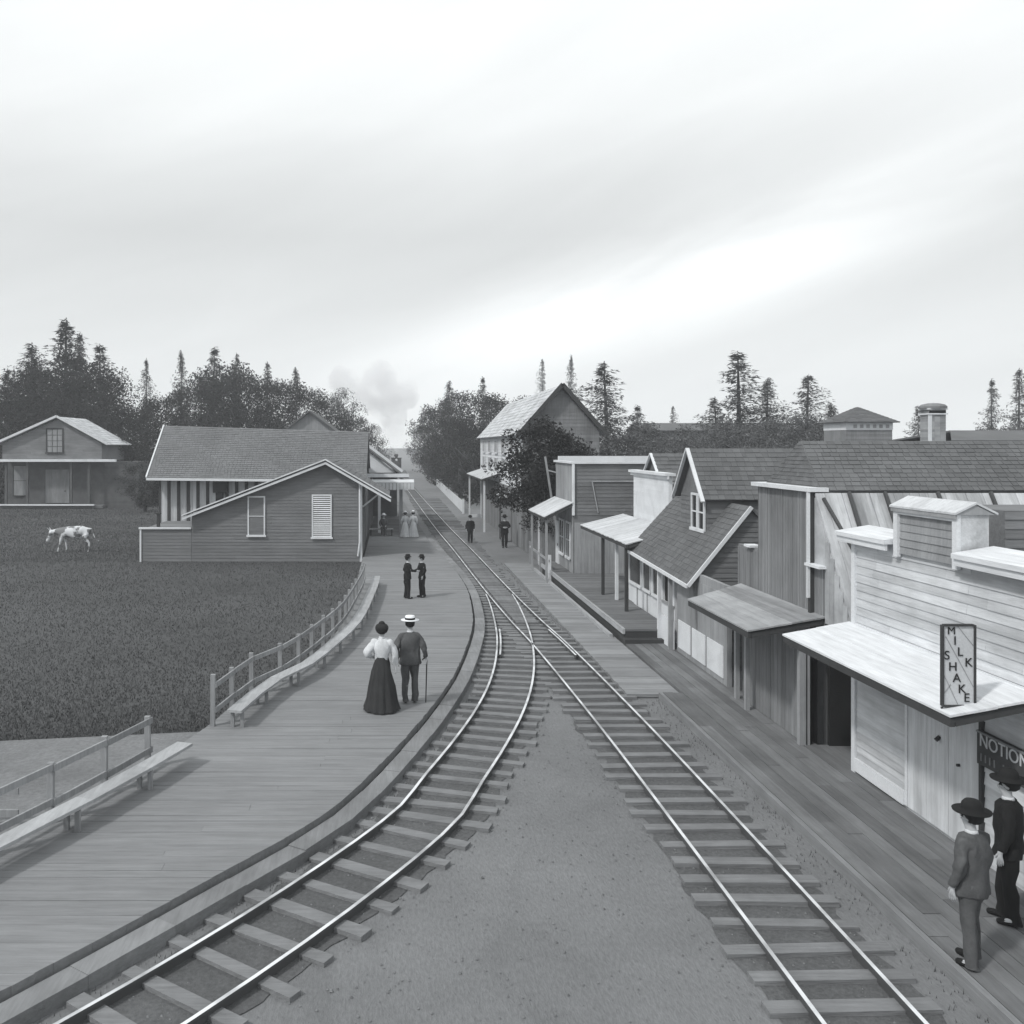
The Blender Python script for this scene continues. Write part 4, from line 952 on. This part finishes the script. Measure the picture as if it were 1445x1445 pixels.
# undergrowth
ug=MB()
for i in range(26000):
    side=R.random()
    if side<.72: Y=R.uniform(88,105); x=R.uniform(-52,-6)
    else: Y=R.uniform(85,200); x=R.uniform(7,12) if Y<130 else R.uniform(5.5,14)
    h=R.uniform(0,3.2); s=R.uniform(.15,.4)
    if -36.5<x<-24 and Y<93: continue
    p=Vector((x,Y,h)); e=Vector((R.uniform(-1,1),R.uniform(-1,1),R.uniform(-1,1)))*s; f=Vector((R.uniform(-1,1),R.uniform(-1,1),R.uniform(-.2,1)))*s
    ug.add([p-e,p+e,p+f],[(0,1,2)])
build('undergrowth',ug,M['leaf'],kind='stuff',label='tangled dark undergrowth at the foot of the woods')
# ------------------------------------------------------------------ skinned figures
def skin_mesh(chains,sub=2,root=0):
    """chains: dict name->(co,r,parent)"""
    names=list(chains); idx={n:i for i,n in enumerate(names)}
    me=bpy.data.meshes.new('sk'); me.from_pydata([chains[n][0] for n in names],[(idx[n],idx[chains[n][2]]) for n in names if chains[n][2]],[])
    o=bpy.data.objects.new('sk',me); COL.objects.link(o)
    sk=o.modifiers.new('s','SKIN'); sk.use_smooth_shade=True; sk.branch_smoothing=.3
    for n in names:
        v=me.skin_vertices[0].data[idx[n]]; r=chains[n][1]; v.radius=(r,r) if not isinstance(r,tuple) else r; v.use_root=(n==names[0])
    ss=o.modifiers.new('u','SUBSURF'); ss.levels=sub; ss.render_levels=sub
    bpy.context.view_layer.update(); dg=bpy.context.evaluated_depsgraph_get(); m2=bpy.data.meshes.new_from_object(o.evaluated_get(dg))
    mb=MB(); mb.v=[tuple(v.co) for v in m2.vertices]; mb.f=[tuple(p.vertices) for p in m2.polygons]
    bpy.data.objects.remove(o); return mb
def local(name,mb,mat,th,scale=1,smooth=True):
    if name in('jacket','blouse','trousers','skirt'):
        amp=.022 if name!='skirt' else .02; sd_=R.uniform(0,50); nv=[]
        for v in mb.v:
            p=Vector(v); q=Vector((p.x*11,p.y*11,p.z*(5 if name!='skirt' else 1.5)+sd_)); d=Vector((noise.noise(q),noise.noise(q+Vector((9,3,7))),0))
            d2=Vector((noise.noise(q*2.3),noise.noise(q*2.3+Vector((5,1,2))),0))*.5
            nv.append(tuple(p+(d+d2)*amp*1.6))
        mb.v=nv
    me=bpy.data.meshes.new(name); me.from_pydata(mb.v,[],mb.f); me.polygons.foreach_set('use_smooth',[smooth]*len(me.polygons)); me.materials.append(mat)
    o=bpy.data.objects.new(name,me); link(o,th,Vector()); return o
def person(loc,rz,height,label,female=False,coat='cloth_b',legs=None,hat=None,arms=None,stride=.06,hairm='hair',shoe='cloth_b',sit=False,lean=0,group=None,shirt=None):
    """stands at origin, faces +y.  arms: dict L/R -> (elbow, wrist, palm direction)"""
    th=thing('person',loc,label,'person',group); s=height/1.76; th.scale=(s,s,s); th.rotation_euler=(0,0,rz)
    AR={'L':((-.25,-.03,1.15),(-.26,.06,.90),(0,.02,-1)),'R':((.25,-.03,1.15),(.26,.06,.90),(0,.02,-1))}
    if arms: AR.update(arms)
    fx=.85 if female else 1
    c={}
    c['pel']=((0,0,.94),.12,None)
    c['sp']=((0,.0,1.1),.105,'pel'); c['ch']=((0,lean*.5,1.28),.13,'sp'); c['nb']=((0,lean,1.43),.075,'ch'); c['nk']=((0,lean+.005,1.50),.05,'nb')
    c['jaw']=((0,lean+.03,1.565),.068,'nk'); c['sk']=((0,lean+.01,1.655),.092,'jaw'); c['tp']=((0,lean,1.715),.06,'sk')
    c['nose']=((0,lean+.115,1.61),.013,'jaw')
    for e in (-1,1): c['ear%d'%e]=((e*.098,lean,1.61),.016,'sk')
    for S_,e in (('L',-1),('R',1)):
        sh=(e*.185*fx,lean,1.395); el,wr,pd=AR[S_]
        c[S_+'sh']=(sh,.05,'ch'); c[S_+'el']=(el,.034,S_+'sh'); c[S_+'wr']=(wr,.028,S_+'el')
        pd=Vector(pd).normalized(); W=Vector(wr); sd=Vector((0,1,0)) if abs(pd.z)>.7 else Vector((0,0,1))
        nn=pd.cross(sd).normalized()*(-e)
        pm=W+pd*.07; c[S_+'pm']=(tuple(pm),.03,S_+'wr')
        for k,(o,l) in enumerate(((.03,.07),(.010,.08),(-.010,.075),(-.03,.06))):
            b=pm+sd*o+pd*.025; m_=b+pd*l*.55+nn*.006; t_=m_+pd*l*.4+nn*.022
            c[S_+'fa%d'%k]=(tuple(b),.0095,S_+'pm'); c[S_+'fb%d'%k]=(tuple(m_),.0088,S_+'fa%d'%k); c[S_+'fc%d'%k]=(tuple(t_),.0075,S_+'fb%d'%k)
        tb=W+pd*.035+sd*.035; t2=tb+pd*.04+sd*.015+nn*.012; c[S_+'ta']=(tuple(tb),.011,S_+'wr'); c[S_+'tb']=(tuple(t2),.009,S_+'ta')
    for S_,e in (('L',-1),('R',1)):
        hp=(e*.085,0,.88)
        if sit: kn=(e*.1,.42,.55);an=(e*.1,.45,.1);to=(e*.1,.6,.04)
        else: kn=(e*.095,.02+e*stride*.5,.5);an=(e*.095,-.02+e*stride,.085);to=(e*.11,.14+e*stride,.03)
        if sit: hp=(e*.085,.02,.56+.0)
        c[S_+'hp']=(hp,.085,'pel');c[S_+'kn']=(kn,.055,S_+'hp');c[S_+'an']=(an,.038,S_+'kn');c[S_+'to']=(to,.03,S_+'an')
    if sit:
        dz=-.36
        for n in c:
            if n[1:] in('hp','kn','an','to'): continue
            a,r_,p_=c[n]; c[n]=((a[0],a[1],a[2]+dz),r_,p_)
        sh_=dz
    else: sh_=0
    build_b=skin_mesh(c,2)
    local('body',build_b,M['skin'],th)
    def sub_(keys,radii,extra=None):
        d={}
        for k in keys:
            a,r_,p_=c[k]; d[k]=(a,radii.get(k,r_),p_ if p_ in d else None)
        if extra: d.update(extra)
        return d
    # jacket / blouse
    kk=['sp','ch','nb','Lsh','Lel','Lwr','Rsh','Rel','Rwr']
    if female: rad=dict(sp=.105,ch=.15,nb=.085,Lsh=.09,Rsh=.09,Lel=.085,Rel=.085,Lwr=.042,Rwr=.042)
    else: rad=dict(sp=.15,ch=.17,nb=.1,Lsh=.085,Rsh=.085,Lel=.062,Rel=.062,Lwr=.048,Rwr=.048)
    jd=sub_(kk,rad); jk=skin_mesh(jd,2)
    if not female:
        jk.lathe((0,lean*.6,sh_),[(.162,.80),(.168,.82),(.160,.92),(.148,1.04),(.152,1.12),(.168,1.28),(.155,1.38),(.10,1.445),(.05,1.47)],n=28,sx=1.3,sy=.9)
    else:
        jk.lathe((0,lean*.6,sh_),[(.115,1.03),(.118,1.06),(.15,1.16),(.165,1.28),(.145,1.38),(.09,1.44),(.05,1.47)],n=28,sx=1.12,sy=.92)
    jk.v=[(v[0]*1.0,v[1],v[2]) for v in jk.v]
    local('blouse' if female else 'jacket',jk,M[coat],th)
    cl=MB();cl.lathe((0,lean+.005,1.455+sh_),[(.07,0),(.062,.035),(.055,.04)],n=14);local('collar',cl,M['cloth_w'],th)
    if female:
        sk=MB();n=60;rings=[]
        prof=[(1.08,.115),(1.04,.125),(.95,.165),(.8,.20),(.5,.27),(.2,.33),(.03,.37)]
        for j,(z,r_) in enumerate(prof):
            for i in range(n):
                t=2*math.pi*i/n; f=1+.05*(j/6)*math.cos(13*t+j*.2)+.025*(j/6)*math.cos(7*t)
                tr=.12*(j/6)**2 if math.sin(t)<0 else 0
                sk.v.append((math.cos(t)*r_*f,math.sin(t)*r_*f*(1+tr)-.02*j/6,z))
        for j in range(len(prof)-1):
            for i in range(n): sk.f.append((j*n+i,(j+1)*n+i,(j+1)*n+(i+1)%n,j*n+(i+1)%n))
        sk.f.append(tuple(range(n)));local('skirt',sk,M[legs or 'cloth_s'],th)
    else:
        tr=MB(); tr.lathe((0,0,sh_),[(.13,.80),(.152,.86),(.15,.98),(.13,1.06)],n=24,sx=1.15,sy=.85)
        for S_ in 'LR':
            h_,k_,a_=[Vector(c[S_+q][0]) for q in ('hp','kn','an')]
            a_=a_+Vector((0,.01,-.045)); top=h_+Vector((0,0,.06)) if not sit else h_+Vector((0,-.1,.02))
            P=[(top,.11),(h_.lerp(k_,.15),.112),(h_.lerp(k_,.55),.092),(k_,.078),(k_.lerp(a_,.3),.076),(k_.lerp(a_,.7),.068),(a_+Vector((0,0,.02)),.072),(a_,.073)]
            n=18
            b0=len(tr.v)
            for j_,(p_,r_) in enumerate(P):
                d_=((P[min(j_+1,len(P)-1)][0]-P[max(j_-1,0)][0])).normalized(); u_=Vector((1,0,0)); w_=d_.cross(u_).normalized()
                for q in range(n):
                    t_=2*math.pi*q/n; tr.v.append(tuple(p_+u_*math.cos(t_)*r_*.92+w_*math.sin(t_)*r_*(1+.05*math.sin(3*t_+j_))))
            for j_ in range(len(P)-1):
                for q in range(n): tr.f.append((b0+j_*n+q,b0+(j_+1)*n+q,b0+(j_+1)*n+(q+1)%n,b0+j_*n+(q+1)%n))
            tr.f.append(tuple(range(b0,b0+n)));tr.f.append(tuple(range(b0+(len(P)-1)*n,b0+len(P)*n)))
        local('trousers',tr,M[legs or coat],th)
    for S_ in 'LR':
        a=Vector(c[S_+'an'][0]);t_=Vector(c[S_+'to'][0]); b=MB();q=skin_mesh({'h':((a.x,a.y-.03,.045),.042,None),'m':((a.x,(a.y+t_.y)/2,.045),.046,'h'),'t':((t_.x,t_.y+.04,.036),.036,'m')},1)
        q.v=[(v[0],v[1],max(v[2],0.0)) for v in q.v];local('shoe',q,M[shoe],th)
    hz=1.655+sh_
    hb=MB(); L2=lean
    if female: hb.lathe((0,L2-.025,hz-.03),[(.06,-.07),(.105,-.03),(.128,.03),(.13,.07),(.11,.115),(.07,.14),(.02,.15)],n=18,sx=1.05,sy=1.0); hb.lathe((0,L2-.03,hz+.09),[(.055,0),(.065,.03),(.05,.06),(.01,.075)],n=14)
    else: hb.lathe((0,L2-.022,hz-.02),[(.06,-.06),(.092,-.03),(.1,.02),(.098,.06),(.07,.095),(.02,.105)],n=16)
    local('hair',hb,M[hairm],th)
    for e in (-1,1):
        q=MB();q.lathe((e*.034,L2+.085,hz-.025),[(.003,-.011),(.01,-.005),(.011,0),(.01,.005),(.003,.011)],n=8);local('eye',q,M['cloth_b'],th)
    if hat=='boater':
        q=MB();q.lathe((0,L2,hz+.055),[(.19,0),(.19,.012),(.105,.014),(.1,.085),(.09,.095),(.01,.1)],n=26);ht=local('hat',q,M['straw'],th)
        q=MB();q.lathe((0,L2,hz+.07),[(.106,0),(.107,.001),(.106,.04),(.104,.041)],n=26);local('hat_band',q,M['cloth_b'],ht)
    elif hat:
        q=MB();w_=.15 if hat=='bowler' else .19
        q.lathe((0,L2,hz+.04),[(w_,.0),(w_+.005,.015),(.112,.012),(.108,.05),(.1,.09),(.07,.125),(.01,.135)],n=24);local('hat',q,M['straw'] if hat=='pale' else M['cloth_b'],th)
    return th
PZ=.25
person((-.24,19.35,PZ),.0,1.80,'woman in white puff sleeved blouse and long dark skirt walking away on the platform',female=True,coat='cloth_w',
       arms={'L':((-.33,-.02,1.14),(-.20,.10,1.04),(.9,.5,-.1)),'R':((.27,-.02,1.14),(.27,.0,.9),(.2,0,-1))},group='couple strolling on the platform')
person((.36,19.85,PZ),.0,1.83,'man in grey suit and straw boater seen from behind beside the woman on the platform',coat='cloth_d',hat='boater',stride=.03,
       arms={'R':((.29,-.05,1.15),(.33,.03,.93),(.1,.15,-1)),'L':((-.28,-.03,1.14),(-.25,.02,.9),(0,.02,-1))},group='couple strolling on the platform')
cn=MB();cn.tube((.36+.34,19.85+.02,PZ),(.36+.365,19.85+.06,PZ+.9),.011,.014,8)
for i in range(6):
    a0,a1=math.pi*i/6,math.pi*(i+1)/6; c0=Vector((.725-.045,19.91,PZ+.9))
    cn.tube(c0+Vector((math.cos(a0)*.045,0,math.sin(a0)*.045)),c0+Vector((math.cos(a1)*.045,0,math.sin(a1)*.045)),.014,.014,8)
build('walking_cane',cn,M['cloth_b'],base=(.7,19.87,PZ),smooth=True,label='slim dark walking cane held by the man in the straw boater',cat='cane')
person((.50,33.3,PZ),-math.pi/2+.25,1.56,'black suited man on the left of two shaking hands on the platform',coat='cloth_b',hat='bowler',stride=.04,lean=.03,
       arms={'R':((.24,.10,1.17),(.10,.36,1.12),(-.1,1,0)),'L':((-.25,-.05,1.15),(-.2,.1,.95),(0,.2,-1))},group='two men shaking hands')
person((1.06,33.6,PZ),math.pi/2+.25,1.52,'black suited man on the right of two shaking hands on the platform',coat='cloth_b',hat='bowler',stride=.04,lean=.03,
       arms={'R':((.24,.10,1.17),(.10,.30,1.12),(-.1,1,0)),'L':((-.25,-.05,1.15),(-.2,.05,.92),(0,.2,-1))},group='two men shaking hands')
person((.72,55.6,PZ),.0,1.52,'woman in pale dress on the left of the pair at the far platform end',female=True,coat='cloth_w',legs='cloth_w',hat='pale',group='two women in pale dresses')
person((1.2,55.6,PZ),.15,1.55,'woman in pale dress on the right of the pair at the far platform end',female=True,coat='cloth_w',legs='cloth_w',hat='pale',group='two women in pale dresses')
person((4.5,53.9,.06),math.pi,1.6,'dark suited man standing on the far tracks facing the camera',coat='cloth_b',hat='bowler')
person((6.28,52,.0),math.pi,1.82,'stout dark dressed man standing in front of the small entrance booth',coat='cloth_b',hat='wide',
       arms={'L':((-.3,.02,1.15),(-.1,.2,1.12),(1,.3,0)),'R':((.3,.02,1.15),(.1,.2,1.12),(-1,.3,0))})
person((-.6,57.35,.15),math.pi,1.7,'seated figure with a pale hat on the bench under the platform shelter',coat='cloth_d',hat='pale',sit=True,
       arms={'L':((-.25,.05,1.15),(-.15,.3,1.02),(.2,1,-.2)),'R':((.25,.05,1.15),(.15,.3,1.02),(-.2,1,-.2))})
person((6.28,10.0,.15),.5,1.74,'man in dark suit and wide brimmed hat near the bottom right corner',coat='cloth_d',hat='wide')
person((7.28,10.9,.15),.9,1.76,'black clothed man in dark hat against the shop siding at the right edge',coat='cloth_b',hat='wide')
# cow
cw={}
def C_(n,co,r,p): cw[n]=(co,r,p)
C_('mid',(.15,0,1.04),.36,None);C_('rump',(.74,0,1.12),.28,'mid');C_('chest',(-.42,0,1.04),.32,'mid');C_('neck',(-.78,0,1.08),.16,'chest');C_('poll',(-1.08,0,.98),.11,'neck');C_('face',(-1.2,0,.74),.10,'poll');C_('muz',(-1.28,0,.52),.085,'face')
for e in (-1,1):
    s='a' if e<0 else 'b'; o=.1*e
    C_('ear'+s,(-1.05,e*.22,1.02),.035,'poll');C_('horn'+s,(-1.13,e*.1,1.13),.022,'poll');C_('horn2'+s,(-1.22,e*.14,1.24),.012,'horn'+s)
    C_('sh'+s,(-.45,e*.15,.88),.13,'chest');C_('kn'+s,(-.47+o,e*.16,.48),.055,'sh'+s);C_('fe'+s,(-.5+o*1.6,e*.16,.14),.038,'kn'+s);C_('ho'+s,(-.54+o*1.6,e*.16,.03),.045,'fe'+s)
    C_('hi'+s,(.74,e*.15,.9),.16,'rump');C_('st'+s,(.6-o,e*.18,.74),.11,'hi'+s);C_('hk'+s,(.82-o,e*.17,.48),.05,'st'+s);C_('hf'+s,(.76-o*1.5,e*.17,.14),.036,'hk'+s);C_('hh'+s,(.71-o*1.5,e*.17,.03),.045,'hf'+s)
C_('t1',(.98,0,1.2),.045,'rump');C_('t2',(1.08,0,.9),.022,'t1');C_('t3',(1.2,0,.62),.02,'t2');C_('t4',(1.38,0,.56),.035,'t3');C_('ud',(.5,0,.72),.1,'mid')
cm=skin_mesh(cw,2)
COW=thing('cow',(at(102,49.9),49.9,0),'pale patchy cow with lowered head grazing in front of the left house','cow')
COW.scale=(1.06,1.06,1.06);local('body',cm,M['cow'],COW)
# ------------------------------------------------------------------ locomotive
LY=190; LX=interp(MAIN,LY); LZ=.13
LO=thing('steam_locomotive',(LX,LY,LZ),'small black steam locomotive far up the track under white steam','locomotive')
p=MB();p.tube((LX,LY,1.75),(LX,LY+5,1.75),.65,.65,20);p.tube((LX,LY-.12,1.75),(LX,LY,1.75),.5,.6,20);build('boiler',p,M['iron'],LO,smooth=False)
p=MB();p.lathe((LX,LY+.7,2.2),[(.18,0),(.2,.9),(.42,1.5),(.3,1.75)],n=16);build('smokestack',p,M['iron'],LO)
p=MB();p.box(LX-1.05,LX+1.05,LY+4.6,LY+6.6,1.0,3.0);p.box(LX-1.2,LX+1.2,LY+4.4,LY+6.8,3.0,3.12);build('cab',p,M['iron'],LO)
p=MB();p.tube((LX,LY+.5,2.75),(LX,LY+.1,2.75),.2,.24,14);build('headlight',p,M['white'],LO)
p=MB()
for i in range(9): p.bar((LX,LY-.9,.12),(LX-.95+i*.2375,LY-.05,.75),.05,.05)
p.box(LX-1,LX+1,LY-.05,LY+.1,.6,.85);build('pilot',p,M['iron'],LO)
for y in (LY+1,LY+2.5,LY+4):
    for s in (-1,1): p=MB();p.tube((LX+s*.5,y,.55),(LX+s*.62,y,.55),.5,.5,16);build('wheel',p,M['iron'],LO)
p=MB();p.lathe((LX,LY+2.3,2.3),[(.3,0),(.3,.35),(.2,.5),(.02,.55)],n=14);build('steam_dome',p,M['iron'],LO)
# steam plume
sm=MB(); 
def steam():
    m=bpy.data.materials.new('steam'); m.use_nodes=True; nt=m.node_tree;N=nt.nodes;L=nt.links
    for n in list(N): 
        if n.type=='BSDF_PRINCIPLED': N.remove(n)
    out=[n for n in N if n.type=='OUTPUT_MATERIAL'][0]
    v=N.new('ShaderNodeVolumePrincipled'); v.inputs['Color'].default_value=(.97,.97,.98,1); v.inputs['Anisotropy'].default_value=.2
    tc=N.new('ShaderNodeTexCoord'); no=N.new('ShaderNodeTexNoise'); no.inputs['Scale'].default_value=.22; no.inputs['Detail'].default_value=4; no.inputs['Roughness'].default_value=.55;L.new(tc.outputs['Object'],no.inputs['Vector'])
    r=N.new('ShaderNodeMapRange'); r.inputs['From Min'].default_value=.38; r.inputs['From Max'].default_value=.6; r.inputs['To Max'].default_value=.3
    L.new(no.outputs['Fac'],r.inputs['Value']);L.new(r.outputs[0],v.inputs['Density']);L.new(v.outputs[0],out.inputs['Volume']);return m
puffs=[(0,0,4.8,.7),(-.2,.5,6.6,1.2),(-.6,1,9.0,2.0),(-.8,1,11.8,3.0),(-2.0,2,15.0,4.2),(-5.2,2,16.2,4.0),(-9.0,3,17.5,3.6),(1.8,3,16.5,3.2),(-3.4,3,19.5,4.2),(-11.5,3,19.5,3.0)]
bmv=bmesh.new()
for (dx,dy,dz,rr) in puffs:
    mt4=Matrix.Translation((dx,dy,dz))@Matrix.Diagonal((rr,rr*.9,rr,1))
    bmesh.ops.create_icosphere(bmv,subdivisions=3,radius=1,matrix=mt4)
me=bpy.data.meshes.new('steam_plume');bmv.to_mesh(me);bmv.free()
o=bpy.data.objects.new('steam_plume',me);COL.objects.link(o);o.location=(LX,LY+.7,0)
rm=o.modifiers.new('r','REMESH');rm.mode='VOXEL';rm.voxel_size=.5
me.materials.append(steam());tag(o,'billowing white steam rising above the distant locomotive',None,None,'stuff')
dg=bpy.context.evaluated_depsgraph_get();m2=bpy.data.meshes.new_from_object(o.evaluated_get(dg));o.modifiers.clear()
for v in m2.vertices:
    d=noise.fractal(v.co*.35,1,2,4); v.co+=v.co.normalized()*0+Vector((v.normal.x,v.normal.y,v.normal.z))*d*.9
o.data=m2
if not m2.materials: m2.materials.append(_m.get('x') or bpy.data.materials['steam'])
# ------------------------------------------------------------------ haze
hz=MB();hz.box(-420,420,-20,420,-1,32)
hm=bpy.data.materials.new('haze_air');hm.use_nodes=True;nt=hm.node_tree
for n in list(nt.nodes):
    if n.type=='BSDF_PRINCIPLED':nt.nodes.remove(n)
v=nt.nodes.new('ShaderNodeVolumePrincipled');v.inputs['Color'].default_value=(.93,.95,.98,1);v.inputs['Density'].default_value=.0009;v.inputs['Anisotropy'].default_value=.0
nt.links.new(v.outputs[0],[n for n in nt.nodes if n.type=='OUTPUT_MATERIAL'][0].inputs['Volume'])
build('haze',hz,hm,kind='stuff',label='thin pale winter haze')
# ------------------------------------------------------------------ world, sun
EL=math.radians(46); sd=Vector((-.72,-.55,0)).normalized(); 
W=bpy.data.worlds.new('World');scene.world=W;W.use_nodes=True;nt=W.node_tree;N=nt.nodes;L=nt.links
bg=[n for n in N if n.type=='BACKGROUND'][0]
sky=N.new('ShaderNodeTexSky');sky.sky_type='NISHITA';sky.sun_disc=False;sky.sun_elevation=EL;sky.sun_rotation=math.atan2(sd.x,sd.y)
hs=N.new('ShaderNodeHueSaturation');hs.inputs['Saturation'].default_value=.06;hs.inputs['Value'].default_value=1;L.new(sky.outputs[0],hs.inputs['Color'])
tc=N.new('ShaderNodeTexCoord');sep=N.new('ShaderNodeSeparateXYZ');L.new(tc.outputs['Generated'],sep.inputs[0])
def mth(op,a,b=None,c=None,clamp=False):
    k=N.new('ShaderNodeMath');k.operation=op;k.use_clamp=clamp
    for i,x in enumerate((a,b,c)):
        if x is None:continue
        if isinstance(x,(int,float)):k.inputs[i].default_value=x
        else:L.new(x,k.inputs[i])
    return k.outputs[0]
# cloud deck: broken bright and grey bands
az=mth('DIVIDE',sep.outputs['X'],mth('MAXIMUM',mth('ABSOLUTE',sep.outputs['Y']),.05))
elv=mth('DIVIDE',sep.outputs['Z'],mth('MAXIMUM',mth('ABSOLUTE',sep.outputs['Y']),.05))
# tilted band coordinates, wisp direction climbs to the right
cmb=N.new('ShaderNodeCombineXYZ')
L.new(mth('MULTIPLY',sep.outputs['X'],2.0),cmb.inputs[0]);L.new(mth('MULTIPLY',sep.outputs['Y'],2.0),cmb.inputs[1])
L.new(mth('MULTIPLY',mth('SUBTRACT',sep.outputs['Z'],mth('MULTIPLY',sep.outputs['X'],.33)),9.0),cmb.inputs[2])
n1=N.new('ShaderNodeTexNoise');n1.inputs['Scale'].default_value=1.6;n1.inputs['Detail'].default_value=7;n1.inputs['Roughness'].default_value=.5;n1.inputs['Distortion'].default_value=.4;L.new(cmb.outputs[0],n1.inputs['Vector'])
# bright streak: distance from tilted line z = .13 + .33 (x-.0)
t=mth('SUBTRACT',sep.outputs['Z'],mth('MULTIPLY_ADD',sep.outputs['X'],.33,.068))
st=mth('POWER',2.718,mth('MULTIPLY',mth('MULTIPLY',t,t),-420.0))
fall=mth('MULTIPLY',mth('POWER',2.718,mth('MULTIPLY',mth('MULTIPLY',mth('SUBTRACT',sep.outputs['X'],.28),mth('SUBTRACT',sep.outputs['X'],.28)),-14.0)),st)
cr=N.new('ShaderNodeValToRGB');e=cr.color_ramp.elements
e[0].position=0.0;e[0].color=(1,1,1,1);e[1].position=1;e[1].color=(1.0,1.0,1.0,1)
for p,c in ((.04,.97),(.09,.92),(.15,.83),(.22,.78),(.27,.86),(.33,1.02),(.42,1.12)):
    q=e.new(p);q.color=(c,c,c,1)
L.new(sep.outputs['Z'],cr.inputs['Fac'])
nz=mth('MULTIPLY_ADD',n1.outputs['Fac'],.2,.91)
base=mth('MULTIPLY',cr.outputs[0],nz)
val=mth('ADD',base,mth('MULTIPLY',fall,mth('MULTIPLY_ADD',n1.outputs['Fac'],.7,.05)))
cc=N.new('ShaderNodeCombineColor');L.new(mth('MULTIPLY',val,.965),cc.inputs[0]);L.new(mth('MULTIPLY',val,.995),cc.inputs[1]);L.new(mth('MULTIPLY',val,1.0),cc.inputs[2])
# background strength is .1, so clouds are scaled by ten
sc=N.new('ShaderNodeVectorMath');sc.operation='SCALE';sc.inputs['Scale'].default_value=10.0;L.new(cc.outputs[0],sc.inputs[0])
mixc=N.new('ShaderNodeMix');mixc.data_type='RGBA';mixc.inputs['Factor'].default_value=.9
L.new(hs.outputs[0],mixc.inputs['A']);L.new(sc.outputs[0],mixc.inputs['B']);L.new(mixc.outputs['Result'],bg.inputs['Color']);bg.inputs['Strength'].default_value=.1
sl=bpy.data.lights.new('sun','SUN');sl.energy=2.3;sl.angle=math.radians(5);sl.color=(1,.99,.97)
so=bpy.data.objects.new('sun',sl);COL.objects.link(so)
d=Vector((sd.x*math.cos(EL),sd.y*math.cos(EL),math.sin(EL)));so.rotation_euler=d.to_track_quat('Z','Y').to_euler();so.location=(-20,-20,40)
# ------------------------------------------------------------------ camera
scene.cycles.volume_bounces=4
cd=bpy.data.cameras.new('camera');co=bpy.data.objects.new('camera',cd);COL.objects.link(co)
co.location=(0,0,H);co.rotation_euler=(math.pi/2,0,0);cd.sensor_width=36;cd.lens=36*F/1445;cd.shift_x=(722.5-VX)/1445;cd.shift_y=-(722.5-VY)/1445
cd.clip_end=5000;scene.camera=co
scene.view_settings.view_transform='Standard';scene.view_settings.look='None';scene.view_settings.exposure=0;scene.view_settings.gamma=1
